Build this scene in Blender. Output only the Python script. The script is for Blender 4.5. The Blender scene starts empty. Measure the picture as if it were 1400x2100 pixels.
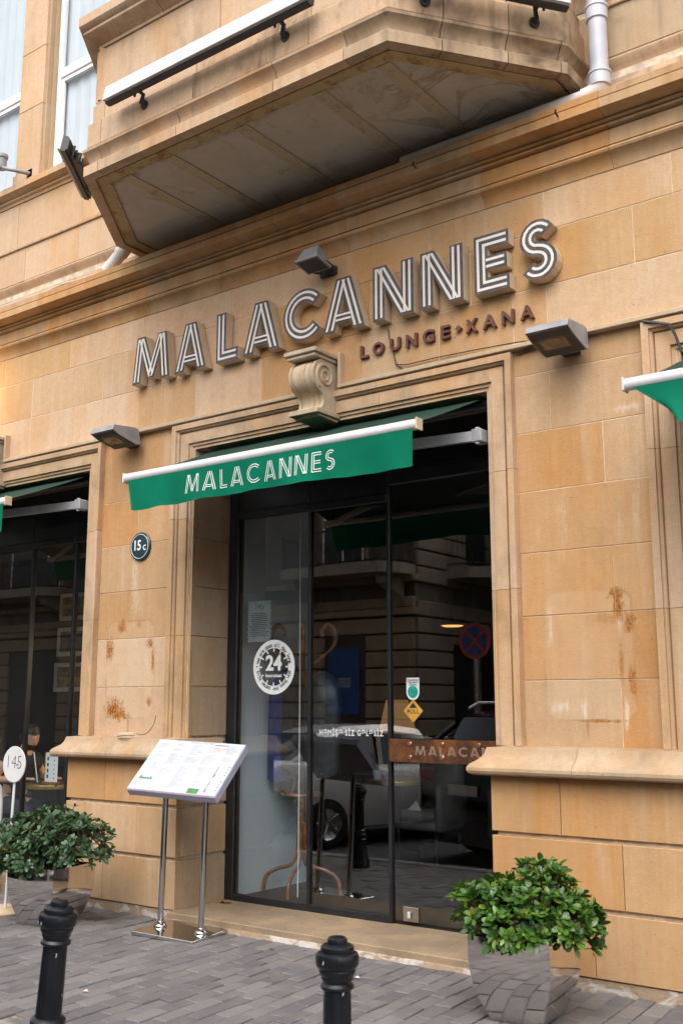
import bpy, bmesh, math, random
from mathutils import Vector, Matrix, noise as mnoise
random.seed(7)
R = math.radians
scene = bpy.context.scene
COL = scene.collection

# ------------------------------------------------------------------ camera
CAM = Vector((0.0, -6.22, 1.60))
PITCH, YAW = R(10.52), R(36.68)
fwd = Vector((-math.sin(YAW)*math.cos(PITCH), math.cos(YAW)*math.cos(PITCH), math.sin(PITCH)))
rgt = Vector((math.cos(YAW), math.sin(YAW), 0.0))
upv = rgt.cross(fwd)
cd = bpy.data.cameras.new("camera")
cam = bpy.data.objects.new("camera", cd); COL.objects.link(cam)
cd.sensor_fit = 'VERTICAL'; cd.sensor_height = 36.0; cd.lens = 36.885
cd.clip_start = 0.05; cd.clip_end = 3000.0
m = Matrix((( rgt.x, upv.x, -fwd.x, CAM.x), (rgt.y, upv.y, -fwd.y, CAM.y), (rgt.z, upv.z, -fwd.z, CAM.z), (0, 0, 0, 1)))
cam.matrix_world = m
cd.dof.use_dof = True; cd.dof.focus_distance = 8.2; cd.dof.aperture_fstop = 5.0
scene.camera = cam

# ------------------------------------------------------------------ sky, sun, exposure
SUN_EL, SUN_AZ = 53.0, 158.0       # azimuth: degrees clockwise from +Y (the sun stands behind the camera)
world = bpy.data.worlds.new("World"); scene.world = world; world.use_nodes = True
wn = world.node_tree; wn.nodes.clear()
w_out = wn.nodes.new("ShaderNodeOutputWorld"); w_bg = wn.nodes.new("ShaderNodeBackground")
w_sky = wn.nodes.new("ShaderNodeTexSky"); w_sky.sky_type = 'NISHITA'; w_sky.sun_disc = False
w_sky.sun_elevation = R(SUN_EL); w_sky.sun_rotation = R(SUN_AZ)
w_sky.air_density = 1.0; w_sky.dust_density = 4.0; w_sky.ozone_density = 1.0
w_hsv = wn.nodes.new("ShaderNodeHueSaturation"); w_hsv.inputs["Saturation"].default_value = 0.25
wn.links.new(w_sky.outputs[0], w_hsv.inputs["Color"])
wn.links.new(w_hsv.outputs[0], w_bg.inputs[0]); w_bg.inputs[1].default_value = 0.15
wn.links.new(w_bg.outputs[0], w_out.inputs[0])
sd = bpy.data.lights.new("sun", 'SUN'); sun = bpy.data.objects.new("sun", sd); COL.objects.link(sun)
sd.energy = 0.9; sd.angle = R(75); sd.color = (1.0, 0.955, 0.89)
az = R(SUN_AZ)
to_sun = Vector((math.sin(az)*math.cos(R(SUN_EL)), math.cos(az)*math.cos(R(SUN_EL)), math.sin(R(SUN_EL))))
sun.rotation_euler = to_sun.to_track_quat('Z', 'Y').to_euler()
sun.location = (0, -10, 30)
vs = scene.view_settings
vs.view_transform = 'Standard'; vs.look = 'None'; vs.gamma = 1.0; vs.use_curve_mapping = False
vs.exposure = 1.10
scene.render.engine = 'CYCLES'
scene.cycles.use_denoising = True
scene.cycles.use_adaptive_sampling = True; scene.cycles.adaptive_threshold = 0.02; scene.cycles.adaptive_min_samples = 16
scene.cycles.max_bounces = 8; scene.cycles.transparent_max_bounces = 16
scene.cycles.diffuse_bounces = 4; scene.cycles.glossy_bounces = 3
scene.cycles.caustics_reflective = False; scene.cycles.caustics_refractive = False
scene.cycles.sample_clamp_indirect = 6.0

# ------------------------------------------------------------------ object helpers
ORG = {}      # object name -> world origin its vertices are relative to
def link(o, parent=None):
    COL.objects.link(o)
    if parent is not None: o.parent = parent
    return o
def tag(o, label=None, cat=None, group=None, kind=None):
    if label: o["label"] = label
    if cat: o["category"] = cat
    if group: o["group"] = group
    if kind: o["kind"] = kind
    return o
def thing(name, label, cat, loc=(0, 0, 0), rot=(0, 0, 0), group=None):
    o = bpy.data.objects.new(name, None); COL.objects.link(o)
    o.empty_display_size = 0.1
    o.location = loc; o.rotation_euler = rot
    tag(o, label, cat, group); ORG[o.name] = Vector(loc)
    return o
def copy_tree(o, parent=None, offset=None, label=None, group=None):
    c = o.copy(); COL.objects.link(c)
    if parent is not None: c.parent = parent
    ORG[c.name] = ORG.get(o.name, Vector()).copy()
    if offset is not None:
        c.location = Vector(o.location) + Vector(offset); ORG[c.name] = Vector(c.location)
    if label: c["label"] = label
    if group: c["group"] = group
    for ch in list(o.children): copy_tree(ch, c)
    return c

class MB:
    """collects world-space geometry and links it as ONE mesh object"""
    def __init__(s): s.v = []; s.f = []
    def add(s, vs, fs):
        b = len(s.v); s.v += [tuple(x) for x in vs]; s.f += [tuple(i + b for i in f) for f in fs]; return s
    def quad(s, a, b, c, d): return s.add([a, b, c, d], [(0, 1, 2, 3)])
    def box(s, x0, x1, y0, y1, z0, z1, M=None):
        vs = [Vector((x, y, z)) for z in (z0, z1) for y in (y0, y1) for x in (x0, x1)]
        if M is not None: vs = [M @ v for v in vs]
        return s.add(vs, [(0, 2, 3, 1), (4, 5, 7, 6), (0, 1, 5, 4), (2, 6, 7, 3), (0, 4, 6, 2), (1, 3, 7, 5)])
    def cbox(s, x0, x1, y0, y1, z0, z1, c=0.006, M=None):
        """box with all edges chamfered"""
        vs = []; 
        def P(x, y, z): vs.append(Vector((x, y, z))); return len(vs) - 1
        X = (x0, x1); Y = (y0, y1); Z = (z0, z1); idx = {}
        for i in (0, 1):
            for j in (0, 1):
                for k in (0, 1):
                    sx = c if i == 0 else -c; sy = c if j == 0 else -c; sz = c if k == 0 else -c
                    idx[i, j, k, 0] = P(X[i], Y[j]+sy, Z[k]+sz)
                    idx[i, j, k, 1] = P(X[i]+sx, Y[j], Z[k]+sz)
                    idx[i, j, k, 2] = P(X[i]+sx, Y[j]+sy, Z[k])
        g = lambda i, j, k, a: idx[i, j, k, a]
        fs = []
        for i in (0, 1): fs.append((g(i,0,0,0), g(i,1,0,0), g(i,1,1,0), g(i,0,1,0)))
        for j in (0, 1): fs.append((g(0,j,0,1), g(1,j,0,1), g(1,j,1,1), g(0,j,1,1)))
        for k in (0, 1): fs.append((g(0,0,k,2), g(1,0,k,2), g(1,1,k,2), g(0,1,k,2)))
        for i in (0, 1):
            for j in (0, 1): fs.append((g(i,j,0,0), g(i,j,1,0), g(i,j,1,1), g(i,j,0,1)))
        for i in (0, 1):
            for k in (0, 1): fs.append((g(i,0,k,0), g(i,1,k,0), g(i,1,k,2), g(i,0,k,2)))
        for j in (0, 1):
            for k in (0, 1): fs.append((g(0,j,k,1), g(1,j,k,1), g(1,j,k,2), g(0,j,k,2)))
        for i in (0, 1):
            for j in (0, 1):
                for k in (0, 1): fs.append((g(i,j,k,0), g(i,j,k,1), g(i,j,k,2)))
        if M is not None: vs = [M @ v for v in vs]
        return s.add(vs, fs)
    def tube(s, pts, r, n=10, cap=True, closed=False):
        pts = [Vector(p) for p in pts]; N = len(pts)
        rs = r if isinstance(r, (list, tuple)) else [r]*N
        rings = []; up = None
        for i in range(N):
            a = pts[i-1] if (i > 0 or closed) else pts[i]; b = pts[(i+1) % N] if (i < N-1 or closed) else pts[i]
            t = (b - a).normalized()
            if up is None:
                up = Vector((0, 0, 1)) if abs(t.z) < 0.9 else Vector((1, 0, 0))
            u = (up - t*up.dot(t)).normalized(); w = t.cross(u); up = u
            rings.append([pts[i] + (u*math.cos(2*math.pi*k/n) + w*math.sin(2*math.pi*k/n))*rs[i] for k in range(n)])
        vs = [p for rg in rings for p in rg]; fs = []
        for i in range(N if closed else N-1):
            i2 = (i+1) % N
            for k in range(n): fs.append((i*n+k, i*n+(k+1) % n, i2*n+(k+1) % n, i2*n+k))
        if cap and not closed: fs.append(tuple(range(n-1, -1, -1))); fs.append(tuple((N-1)*n+k for k in range(n)))
        return s.add(vs, fs)
    def lathe(s, prof, n=24, c=(0, 0, 0), M=None, cap=True):
        vs = []; fs = []
        for r, z in prof:
            for k in range(n):
                a = 2*math.pi*k/n; v = Vector((r*math.cos(a), r*math.sin(a), z))
                vs.append((M @ v if M is not None else v) + Vector(c))
        L = len(prof)
        for i in range(L-1):
            for k in range(n): fs.append((i*n+k, i*n+(k+1) % n, (i+1)*n+(k+1) % n, (i+1)*n+k))
        if cap and prof[0][0] > 1e-5: fs.append(tuple(range(n-1, -1, -1)))
        if cap and prof[-1][0] > 1e-5: fs.append(tuple((L-1)*n+k for k in range(n)))
        return s.add(vs, fs)
    def prism(s, poly, a, b, mp):
        """polygon (u,v) extruded from w=a to w=b; mp(u,v,w)->xyz"""
        n = len(poly)
        vs = [mp(u, v, a) for u, v in poly] + [mp(u, v, b) for u, v in poly]
        fs = [tuple(range(n)), tuple(range(2*n-1, n-1, -1))] + [(i, (i+1) % n, n+(i+1) % n, n+i) for i in range(n)]
        return s.add(vs, fs)
    def build(s, name, mat, parent=None, color=None, smooth=None, recalc=True, org=None):
        me = bpy.data.meshes.new(name)
        o = bpy.data.objects.new(name, me)
        off = Vector(org) if org is not None else (ORG.get(parent.name, Vector()) if parent is not None else Vector())
        me.from_pydata([tuple(Vector(v) - off) for v in s.v], [], s.f)
        if recalc:
            bm = bmesh.new(); bm.from_mesh(me)
            bmesh.ops.remove_doubles(bm, verts=bm.verts, dist=1e-6)
            bmesh.ops.recalc_face_normals(bm, faces=bm.faces); bm.to_mesh(me); bm.free()
        if mat is not None: me.materials.append(mat)
        if smooth is not None:
            for p in me.polygons: p.use_smooth = True
            me.set_sharp_from_angle(angle=R(smooth))
        link(o, parent); ORG[o.name] = off
        if parent is None and org is not None: o.location = off
        if color is not None: o.color = (*color, 1.0)
        return o

def text_geo(s, size, offset=0.0, spacing=1.0):
    cu = bpy.data.curves.new("t", 'FONT'); cu.body = s; cu.size = size
    cu.align_x = 'CENTER'; cu.align_y = 'CENTER'; cu.offset = offset; cu.space_character = spacing
    cu.resolution_u = 3
    o = bpy.data.objects.new("t", cu); COL.objects.link(o)
    dg = bpy.context.evaluated_depsgraph_get(); dg.update()
    me = bpy.data.meshes.new_from_object(o.evaluated_get(dg))
    vs = [(v.co.x, v.co.y) for v in me.vertices]; fs = [tuple(p.vertices) for p in me.polygons]
    bpy.data.objects.remove(o); bpy.data.curves.remove(cu); bpy.data.meshes.remove(me)
    return vs, fs
def put_text(mb, s, size, mp, offset=0.0, spacing=1.0, width=None):
    vs, fs = text_geo(s, size, offset, spacing)
    if not vs: return mb
    k = 1.0
    if width:
        xs = [v[0] for v in vs]; k = width/(max(xs)-min(xs))
    return mb.add([mp(x*k, y) for x, y in vs], fs)

def sweep(path, prof, mp, s0=None, s1=None):
    """closed profile [(off,w)] swept along a 2D path between arc lengths s0..s1, mitred corners. mp(u,v,w)->xyz"""
    P = [Vector(p) for p in path]; L = [0.0]
    for a, b in zip(P, P[1:]): L.append(L[-1] + (b-a).length)
    s0 = 0.0 if s0 is None else s0; s1 = L[-1] if s1 is None else s1
    nor = []
    for a, b in zip(P, P[1:]):
        d = (b-a).normalized(); nor.append(Vector((d.y, -d.x)))
    st = []
    def at(s):
        for i in range(len(P)-1):
            if s <= L[i+1] + 1e-9:
                t = (s-L[i])/max(L[i+1]-L[i], 1e-9); return P[i].lerp(P[i+1], t), nor[i]
        return P[-1], nor[-1]
    st.append(at(s0))
    for i in range(1, len(P)-1):
        if s0 + 1e-6 < L[i] < s1 - 1e-6:
            n1, n2 = nor[i-1], nor[i]; mv = (n1+n2); mv = mv/max(mv.dot(n1), 0.2)
            st.append((P[i], mv))
    st.append(at(s1))
    n = len(prof); mb = MB(); vs = []; fs = []
    for p, nv in st:
        for off, w in prof:
            q = p + nv*off; vs.append(mp(q.x, q.y, w))
    for i in range(len(st)-1):
        for k in range(n): fs.append((i*n+k, i*n+(k+1) % n, (i+1)*n+(k+1) % n, (i+1)*n+k))
    fs.append(tuple(range(n))); fs.append(tuple(range(len(st)*n-1, (len(st)-1)*n-1, -1)))
    mb.add(vs, fs); return mb, L[-1]
PLAN = lambda u, v, w: Vector((u, v, w))
ELEV = lambda u, v, w: Vector((u, w, v))
def stones(name, path, prof, mp, cuts, gap, mat, parent, colf, smooth=35):
    tot = sum((Vector(b)-Vector(a)).length for a, b in zip(path, path[1:]))
    cs = [0.0] + [c for c in sorted(cuts) if 0.02 < c < tot-0.02] + [tot]
    out = []
    for a, b in zip(cs, cs[1:]):
        mb, _ = sweep(path, prof, mp, a + (gap/2 if a > 0 else 0), b - (gap/2 if b < tot else 0))
        out.append(mb.build(name, mat, parent, color=colf(), smooth=smooth))
    return out

# ------------------------------------------------------------------ materials
class NT:
    def __init__(s, name):
        s.mat = bpy.data.materials.new(name); s.mat.use_nodes = True; s.t = s.mat.node_tree; s.t.nodes.clear()
        s.out = s.t.nodes.new("ShaderNodeOutputMaterial")
    def put(s, sock, v):
        if isinstance(v, bpy.types.NodeSocket): s.t.links.new(v, sock)
        elif isinstance(v, (tuple, list)) and len(v) == 3 and sock.type == 'RGBA': sock.default_value = (*v, 1)
        else: sock.default_value = v
    def n(s, typ, ins=None, **props):
        nd = s.t.nodes.new(typ)
        for k, v in props.items(): setattr(nd, k, v)
        for k, v in (ins or {}).items(): s.put(nd.inputs[k], v)
        return nd
    def math(s, op, a, b=0.0, c=None, clamp=False):
        nd = s.n("ShaderNodeMath", {0: a, 1: b}, operation=op); nd.use_clamp = clamp
        if c is not None: s.put(nd.inputs[2], c)
        return nd.outputs[0]
    def mix(s, f, a, b, bt='MIX'):
        nd = s.n("ShaderNodeMix", data_type='RGBA', blend_type=bt)
        s.put(nd.inputs[0], f); s.put(nd.inputs[6], a); s.put(nd.inputs[7], b); return nd.outputs[2]
    def pos(s): return s.n("ShaderNodeNewGeometry").outputs["Position"]
    def scl(s, v, sc): return s.n("ShaderNodeVectorMath", {0: v, 1: sc}, operation='MULTIPLY').outputs[0]
    def noise(s, v, scale, detail=3.0, rough=0.55, w=None, dist=0.0):
        nd = s.n("ShaderNodeTexNoise", {"Scale": scale, "Detail": detail, "Roughness": rough, "Distortion": dist})
        if v is not None: s.put(nd.inputs["Vector"], v)
        if w is not None: nd.noise_dimensions = '4D'; s.put(nd.inputs["W"], w)
        return nd.outputs[0]
    def rng(s, v, a, b, c=0.0, d=1.0):
        return s.n("ShaderNodeMapRange", {"Value": v, "From Min": a, "From Max": b, "To Min": c, "To Max": d}, interpolation_type='SMOOTHSTEP').outputs[0]
    def bsdf(s, col, rough=0.6, metal=0.0, bump=None, bstr=0.2, bdist=0.01, spec=None, coat=None, emis=None, estr=0.0):
        b = s.n("ShaderNodeBsdfPrincipled", {"Base Color": col, "Roughness": rough, "Metallic": metal})
        if spec is not None: b.inputs["Specular IOR Level"].default_value = spec
        if coat is not None: b.inputs["Coat Weight"].default_value = coat; b.inputs["Coat Roughness"].default_value = 0.08
        if bump is not None:
            bp = s.n("ShaderNodeBump", {"Height": bump, "Strength": bstr, "Distance": bdist}); s.t.links.new(bp.outputs[0], b.inputs["Normal"])
        s.t.links.new(b.outputs[0], s.out.inputs[0]); return s.mat

def simple(name, col, rough=0.5, metal=0.0, var=0.12, scale=8.0, bstr=0.05, bscale=60.0, spec=None, coat=None):
    N = NT(name); p = N.pos()
    a = N.noise(p, scale, 2.0)
    c = N.mix(N.rng(a, 0.3, 0.7), tuple(x*(1-var) for x in col), tuple(min(1, x*(1+var)) for x in col))
    return N.bsdf(c, rough, metal, N.noise(p, bscale, 2.0) if bstr >= 0.1 else None, bstr, 0.004, spec, coat)

def ellip(N, X, Z, cx, cz, rx, rz):
    a = N.math('MULTIPLY', N.math('SUBTRACT', X, cx), 1.0/rx); b = N.math('MULTIPLY', N.math('SUBTRACT', Z, cz), 1.0/rz)
    d = N.math('SQRT', N.math('ADD', N.math('MULTIPLY', a, a), N.math('MULTIPLY', b, b)))
    return N.math('SUBTRACT', 1.0, d)       # >0 inside
def stone_mat(name, grime=0.0, rust=(), pale=(), panels=(), warm=0.55):
    N = NT(name); p = N.pos()
    oi = N.n("ShaderNodeObjectInfo"); col = oi.outputs["Color"]; rnd = N.math('MULTIPLY', oi.outputs["Random"], 53.0)
    big = N.rng(N.noise(N.scl(p, (1.0, 1.0, 0.45)), 1.9, 2.0, 0.55, rnd), 0.46, 0.72)
    strk = N.rng(N.noise(N.scl(p, (7.0, 7.0, 0.55)), 1.0, 2.0, 0.6, rnd), 0.5, 0.8)
    mott = N.noise(p, 14.0, 4.0, 0.65)
    fine = N.noise(p, 120.0, 2.0, 0.7)
    c = N.mix(N.math('MULTIPLY', big, warm), col, N.mix(1.0, col, (0.96, 0.75, 0.47), 'MULTIPLY'))
    c = N.mix(N.math('MULTIPLY', strk, 0.34), c, (0.62, 0.485, 0.36))
    thin = N.noise(N.scl(p, (38.0, 38.0, 1.1)), 1.0, 2.0, 0.6)
    c = N.mix(1.0, c, N.mix(N.rng(thin, 0.3, 0.7), (0.97, 0.965, 0.955), (1.025, 1.025, 1.025)), 'MULTIPLY')
    blot = N.rng(N.noise(N.scl(p, (1.0, 1.0, 0.6)), 3.3, 3.0, 0.6), 0.5, 0.78)
    c = N.mix(N.math('MULTIPLY', blot, 0.38), c, N.mix(1.0, c, (0.80, 0.74, 0.64), 'MULTIPLY'))
    c = N.mix(N.rng(mott, 0.35, 0.75, 0.0, 0.28), c, N.mix(1.0, c, (0.80, 0.72, 0.62), 'MULTIPLY'))
    c = N.mix(1.0, c, N.mix(N.rng(fine, 0.3, 0.7), (0.88, 0.88, 0.88), (1.06, 1.06, 1.06)), 'MULTIPLY')
    vo = N.n("ShaderNodeTexVoronoi", {"Scale": 16.0, "Vector": p}); 
    pore = N.math('MULTIPLY', N.rng(vo.outputs["Distance"], 0.03, 0.10, 1.0, 0.0), N.rng(N.noise(p, 3.1, 2.0), 0.50, 0.58))
    c = N.mix(N.math('MULTIPLY', pore, 0.75), c, (0.09, 0.055, 0.03))
    if grime > 0:
        g1 = N.rng(N.noise(N.scl(p, (1.0, 1.0, 0.7)), 2.3, 4.0, 0.65, dist=0.4), 0.46, 0.70)
        g2 = N.rng(N.noise(N.scl(p, (9.0, 9.0, 0.9)), 1.0, 2.0, 0.6), 0.5, 0.78)
        g = N.math('MULTIPLY', N.math('MAXIMUM', g1, N.math('MULTIPLY', g2, 0.7)), grime)
        c = N.mix(g, c, (0.085, 0.066, 0.048))
    sep = N.n("ShaderNodeSeparateXYZ", {0: p}); X, Z = sep.outputs[0], sep.outputs[2]
    wob = N.math('MULTIPLY', N.math('SUBTRACT', N.noise(p, 22.0, 5.0, 0.7), 0.5), 0.9)
    for (cx, cz, hx, hz) in panels:          # ghost of a removed plaque: paler stone
        dx = N.math('SUBTRACT', hx, N.math('ABSOLUTE', N.math('SUBTRACT', X, cx))); dz = N.math('SUBTRACT', hz, N.math('ABSOLUTE', N.math('SUBTRACT', Z, cz)))
        d = N.math('MINIMUM', N.math('MINIMUM', dx, dz), N.math('MULTIPLY', N.math('SUBTRACT', N.math('ADD', dx, dz), 0.06), 0.7))
        d = N.math('ADD', d, N.math('MULTIPLY', wob, 0.022))
        c = N.mix(N.rng(d, -0.012, 0.016, 0.0, 0.17), c, (0.60, 0.47, 0.34))
        edge = N.math('MULTIPLY', N.rng(d, -0.012, 0.0), N.rng(d, 0.0, 0.014, 1.0, 0.0))
        c = N.mix(N.math('MULTIPLY', edge, N.rng(N.noise(p, 5.0, 2.0), 0.4, 0.65, 0.0, 0.45)), c, (0.22, 0.13, 0.06))
    drip = N.math('MULTIPLY', N.math('SUBTRACT', N.noise(N.scl(p, (70.0, 70.0, 9.0)), 1.0, 4.0, 0.7), 0.5), 2.2) if (pale or rust) else None
    for (cx, cz, rx, rz, s) in pale:
        e = N.math('ADD', ellip(N, X, Z, cx, cz, rx*1.3, rz*1.2), N.math('ADD', wob, drip))
        c = N.mix(N.rng(e, 0.25, 1.0, 0.0, s), c, (0.70, 0.62, 0.53))
    for (cx, cz, rx, rz, s) in rust:
        e = N.math('ADD', ellip(N, X, Z, cx, cz, rx, rz), N.math('ADD', N.math('MULTIPLY', wob, 2.0), N.math('MULTIPLY', drip, 0.5)))
        c = N.mix(N.rng(e, 0.15, 0.8, 0.0, s), c, N.mix(N.rng(N.noise(p, 60.0, 3.0), 0.4, 0.65), (0.40, 0.155, 0.02), (0.14, 0.045, 0.012)))
    h = N.math('ADD', N.math('MULTIPLY', mott, 0.6), N.math('ADD', N.math('MULTIPLY', fine, 0.35), N.math('MULTIPLY', pore, -0.6)))
    return N.bsdf(c, 0.88, 0.0, h, 0.35, 0.006, spec=0.25)

M_STONE = stone_mat("sandstone")
M_PIER = stone_mat("sandstone_pier", 0.12,
    rust=[(-7.215, 1.575, .16, .15, 1.0), (-7.13, 1.53, .15, .05, .95), (-7.30, 2.10, .08, .14, .9), (-7.15, 2.30, .07, .09, .85), (-6.93, 2.31, .05, .05, .5),
          (-6.785, 2.15, .06, .08, .85), (-6.75, 2.0, .04, .15, .75), (-6.775, 1.65, .05, .06, .7), (-7.03, 1.45, .02, .12, .5),
          (-2.557, 2.30, .07, .075, 1), (-2.555, 2.225, .06, .10, .95), (-2.485, 2.12, .055, .10, .85), (-2.482, 1.76, .04, .13, .8), (-2.545, 1.87, .025, .20, .55),
          (-2.70, 1.513, .20, .018, .8), (-2.79, 1.46, .018, .10, .5), (-2.63, 2.15, .18, .05, .35)],
    pale=[(-2.965, 1.60, .09, .06, .5), (-2.805, 1.58, .03, .10, .45), (-2.53, 1.55, .022, .17, .5), (-3.02, 2.12, .03, .16, .35), (-2.55, 2.10, .02, .14, .3), (-6.98, 2.6, .06, .40, .22), (-7.02, 2.75, .04, .45, .22),
          (-2.42, 3.50, .16, .04, .35), (-2.40, 2.75, .04, .40, .2), (-2.9, 2.8, .05, .35, .15)],
    panels=[(-7.036, 1.925, .295, .42), (-2.765, 1.925, .30, .41)])
M_GRIMY = stone_mat("sandstone_grimy", 0.9, warm=0.4)
M_CORN = stone_mat("sandstone_cornice", 0.32, warm=0.6)
M_MORTAR = simple("lime_mortar", (0.60, 0.49, 0.36), 0.9, var=0.2, scale=14)
M_DARKJOINT = simple("dark_joint_mortar", (0.16, 0.11, 0.07), 0.95)  # dark core that shows in the open joints of the bay
def _paver(name, island):
    N = NT(name); p = N.pos()
    if island:
        r = N.n("ShaderNodeNewGeometry").outputs["Random Per Island"]
        col = N.mix(r, (0.10, 0.095, 0.103), (0.185, 0.165, 0.16))
    else: col = N.n("ShaderNodeObjectInfo").outputs["Color"]
    fine = N.noise(p, 140.0, 3.0, 0.7); med = N.noise(p, 7.0, 5.0, 0.6)
    c = N.mix(1.0, col, N.mix(N.rng(fine, 0.3, 0.7), (0.8, 0.8, 0.8), (1.18, 1.18, 1.18)), 'MULTIPLY')
    c = N.mix(N.rng(med, 0.45, 0.75, 0.0, 0.55), c, (0.21, 0.18, 0.155))
    spot = N.rng(N.noise(p, 32.0, 2.0), 0.70, 0.76, 0.0, 0.5)
    c = N.mix(spot, c, (0.06, 0.055, 0.05))
    return N.bsdf(c, N.rng(med, 0.3, 0.8, 0.55, 0.8), 0.0, N.math('ADD', fine, N.math('MULTIPLY', med, 0.7)), 0.35, 0.004, spec=0.35)
M_PAVER = _paver("paver_stone", False); M_PAVERS = _paver("paver_stone_field", True)
M_SAND = simple("joint_sand", (0.20, 0.175, 0.15), 0.95, var=0.35, scale=25)
def _step():
    N = NT("worn_step_stone"); p = N.pos()
    a = N.noise(p, 3.0, 6.0, 0.65); b = N.noise(N.scl(p, (6.0, 6.0, 2.0)), 2.0, 5.0, 0.7, dist=0.6); f = N.noise(p, 120.0, 2.0)
    c = N.mix(N.rng(a, 0.35, 0.7), (0.24, 0.175, 0.115), (0.36, 0.255, 0.16))
    c = N.mix(N.rng(b, 0.55, 0.66, 0.0, 0.5), c, (0.17, 0.13, 0.10))
    c = N.mix(1.0, c, N.mix(N.rng(f, 0.3, 0.7), (0.85,)*3, (1.1,)*3), 'MULTIPLY')
    return N.bsdf(c, 0.85, 0.0, N.math('ADD', a, f), 0.35, 0.006, spec=0.3)
M_STEP = _step()
def _render():
    N = NT("cracked_render"); p = N.pos()
    a = N.noise(N.scl(p, (2.5, 2.5, 5.0)), 2.2, 7.0, 0.7, dist=0.8); b = N.noise(p, 26.0, 5.0, 0.7)
    c = N.mix(N.rng(a, 0.42, 0.52), (0.50, 0.46, 0.42), (0.33, 0.235, 0.15))
    c = N.mix(N.rng(b, 0.55, 0.75, 0.0, 0.65), c, (0.17, 0.14, 0.12))
    return N.bsdf(c, 0.9, 0.0, N.math('ADD', N.math('MULTIPLY', a, 2.0), b), 0.7, 0.01)
M_RENDER = _render()
def _soffit():
    N = NT("soffit_plaster"); p = N.pos()
    a = N.noise(p, 1.7, 6.0, 0.6, dist=1.4); b = N.noise(p, 4.0, 5.0, 0.6, dist=0.7); sep = N.n("ShaderNodeSeparateXYZ", {0: p})
    wet = N.rng(N.math('ADD', sep.outputs[0], N.math('MULTIPLY', a, 1.2)), -3.75, -2.9)
    ring = N.math('MULTIPLY', N.rng(a, 0.46, 0.50), N.rng(a, 0.50, 0.545, 1.0, 0.0))
    c = N.mix(N.rng(b, 0.3, 0.75), (0.52, 0.46, 0.39), (0.46, 0.39, 0.31))
    c = N.mix(N.math('MULTIPLY', ring, N.math('MULTIPLY', wet, 0.6)), c, (0.20, 0.135, 0.07))
    c = N.mix(N.math('MULTIPLY', N.rng(b, 0.5, 0.58), N.math('MULTIPLY', wet, 0.5)), c, (0.44, 0.41, 0.37))
    st2 = N.rng(N.noise(N.scl(p, (1.0, 0.55, 1.0)), 5.5, 5.0, 0.7, dist=0.8), 0.54, 0.72, 0.0, 0.5)
    c = N.mix(st2, c, (0.27, 0.19, 0.11))
    edge = N.rng(N.math('ADD', sep.outputs[1], N.math('MULTIPLY', b, 0.45)), -0.80, -0.66, 0.85, 0.0)
    c = N.mix(edge, c, (0.30, 0.19, 0.08))
    return N.bsdf(c, 0.85, 0.0, b, 0.2, 0.006)
M_SOFFIT = _soffit()
def _rusty(name, base, amt=0.55):
    N = NT(name); p = N.pos()
    a = N.noise(p, 9.0, 6.0, 0.7); b = N.noise(p, 45.0, 4.0, 0.7)
    c = N.mix(N.rng(a, 0.48, 0.68, 0.0, amt), base, (0.24, 0.10, 0.025))
    c = N.mix(N.rng(b, 0.6, 0.72, 0.0, 0.8), c, (0.05, 0.025, 0.012))
    return N.bsdf(c, 0.75, 0.0, N.math('ADD', a, b), 0.5, 0.006)
M_RUSTY = _rusty("rusty_painted_steel", (0.44, 0.32, 0.17), 0.85); M_BEAM = _rusty("soffit_beam", (0.46, 0.37, 0.26), 0.45)
def glass_mat(name, tint=(0.93, 0.96, 0.97), refl=1.0, rough=0.0):
    N = NT(name)
    fr = N.n("ShaderNodeFresnel", {"IOR": 1.52}); bf = N.n("ShaderNodeNewGeometry").outputs["Backfacing"]
    # a thin pane: both surfaces' reflection is returned at the face the ray meets first
    f = N.math('MULTIPLY', N.math('MULTIPLY', fr.outputs[0], refl), N.math('SUBTRACT', 1.0, bf), clamp=True)
    tr = N.n("ShaderNodeBsdfTransparent", {"Color": tint}); gl = N.n("ShaderNodeBsdfGlossy", {"Roughness": rough})
    gl.inputs["Color"].default_value = (1, 1, 1, 1)
    mx = N.n("ShaderNodeMixShader", {0: f, 1: tr.outputs[0], 2: gl.outputs[0]})
    N.t.links.new(mx.outputs[0], N.out.inputs[0]); return N.mat
M_GLASS = glass_mat("shop_glass", (0.92, 0.95, 0.96), 3.0); M_GLASSW = glass_mat("window_front_glass", (0.93, 0.96, 0.965), 2.0); M_WGLASS = glass_mat("window_glass", (0.94, 0.965, 0.98), 1.5)
M_BLACK = simple("black_powder_coat", (0.012, 0.013, 0.015), 0.38, var=0.3)
M_BLACKP = simple("black_gloss_paint", (0.006, 0.007, 0.010), 0.3, var=0.3, bstr=0.25, bscale=35.0, spec=0.4, coat=0.12)
M_DARK = simple("dark_plastic", (0.03, 0.03, 0.032), 0.5)
M_GREYM = simple("grey_cast_aluminium", (0.27, 0.26, 0.265), 0.5, var=0.15)
M_LTGREY = simple("light_grey_aluminium", (0.50, 0.50, 0.51), 0.45, var=0.08)
M_PVC = _rusty("grey_pvc_pipe", (0.48, 0.49, 0.53), 0.12); 
M_PVC = simple("grey_pvc", (0.46, 0.47, 0.51), 0.42, var=0.10, scale=4)
M_ARM = simple("awning_arm_grey", (0.33, 0.33, 0.345), 0.4, var=0.1)
M_PVCW = simple("white_pvc", (0.62, 0.60, 0.56), 0.45, var=0.12, scale=6)
M_WHITE = simple("white_paint", (0.58, 0.58, 0.58), 0.4, var=0.04)
M_WFRAME = simple("white_window_frame", (0.80, 0.80, 0.80), 0.35, var=0.03)
M_CURTAIN = simple("white_blind", (0.62, 0.625, 0.63), 0.8, var=0.04, scale=2)
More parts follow.
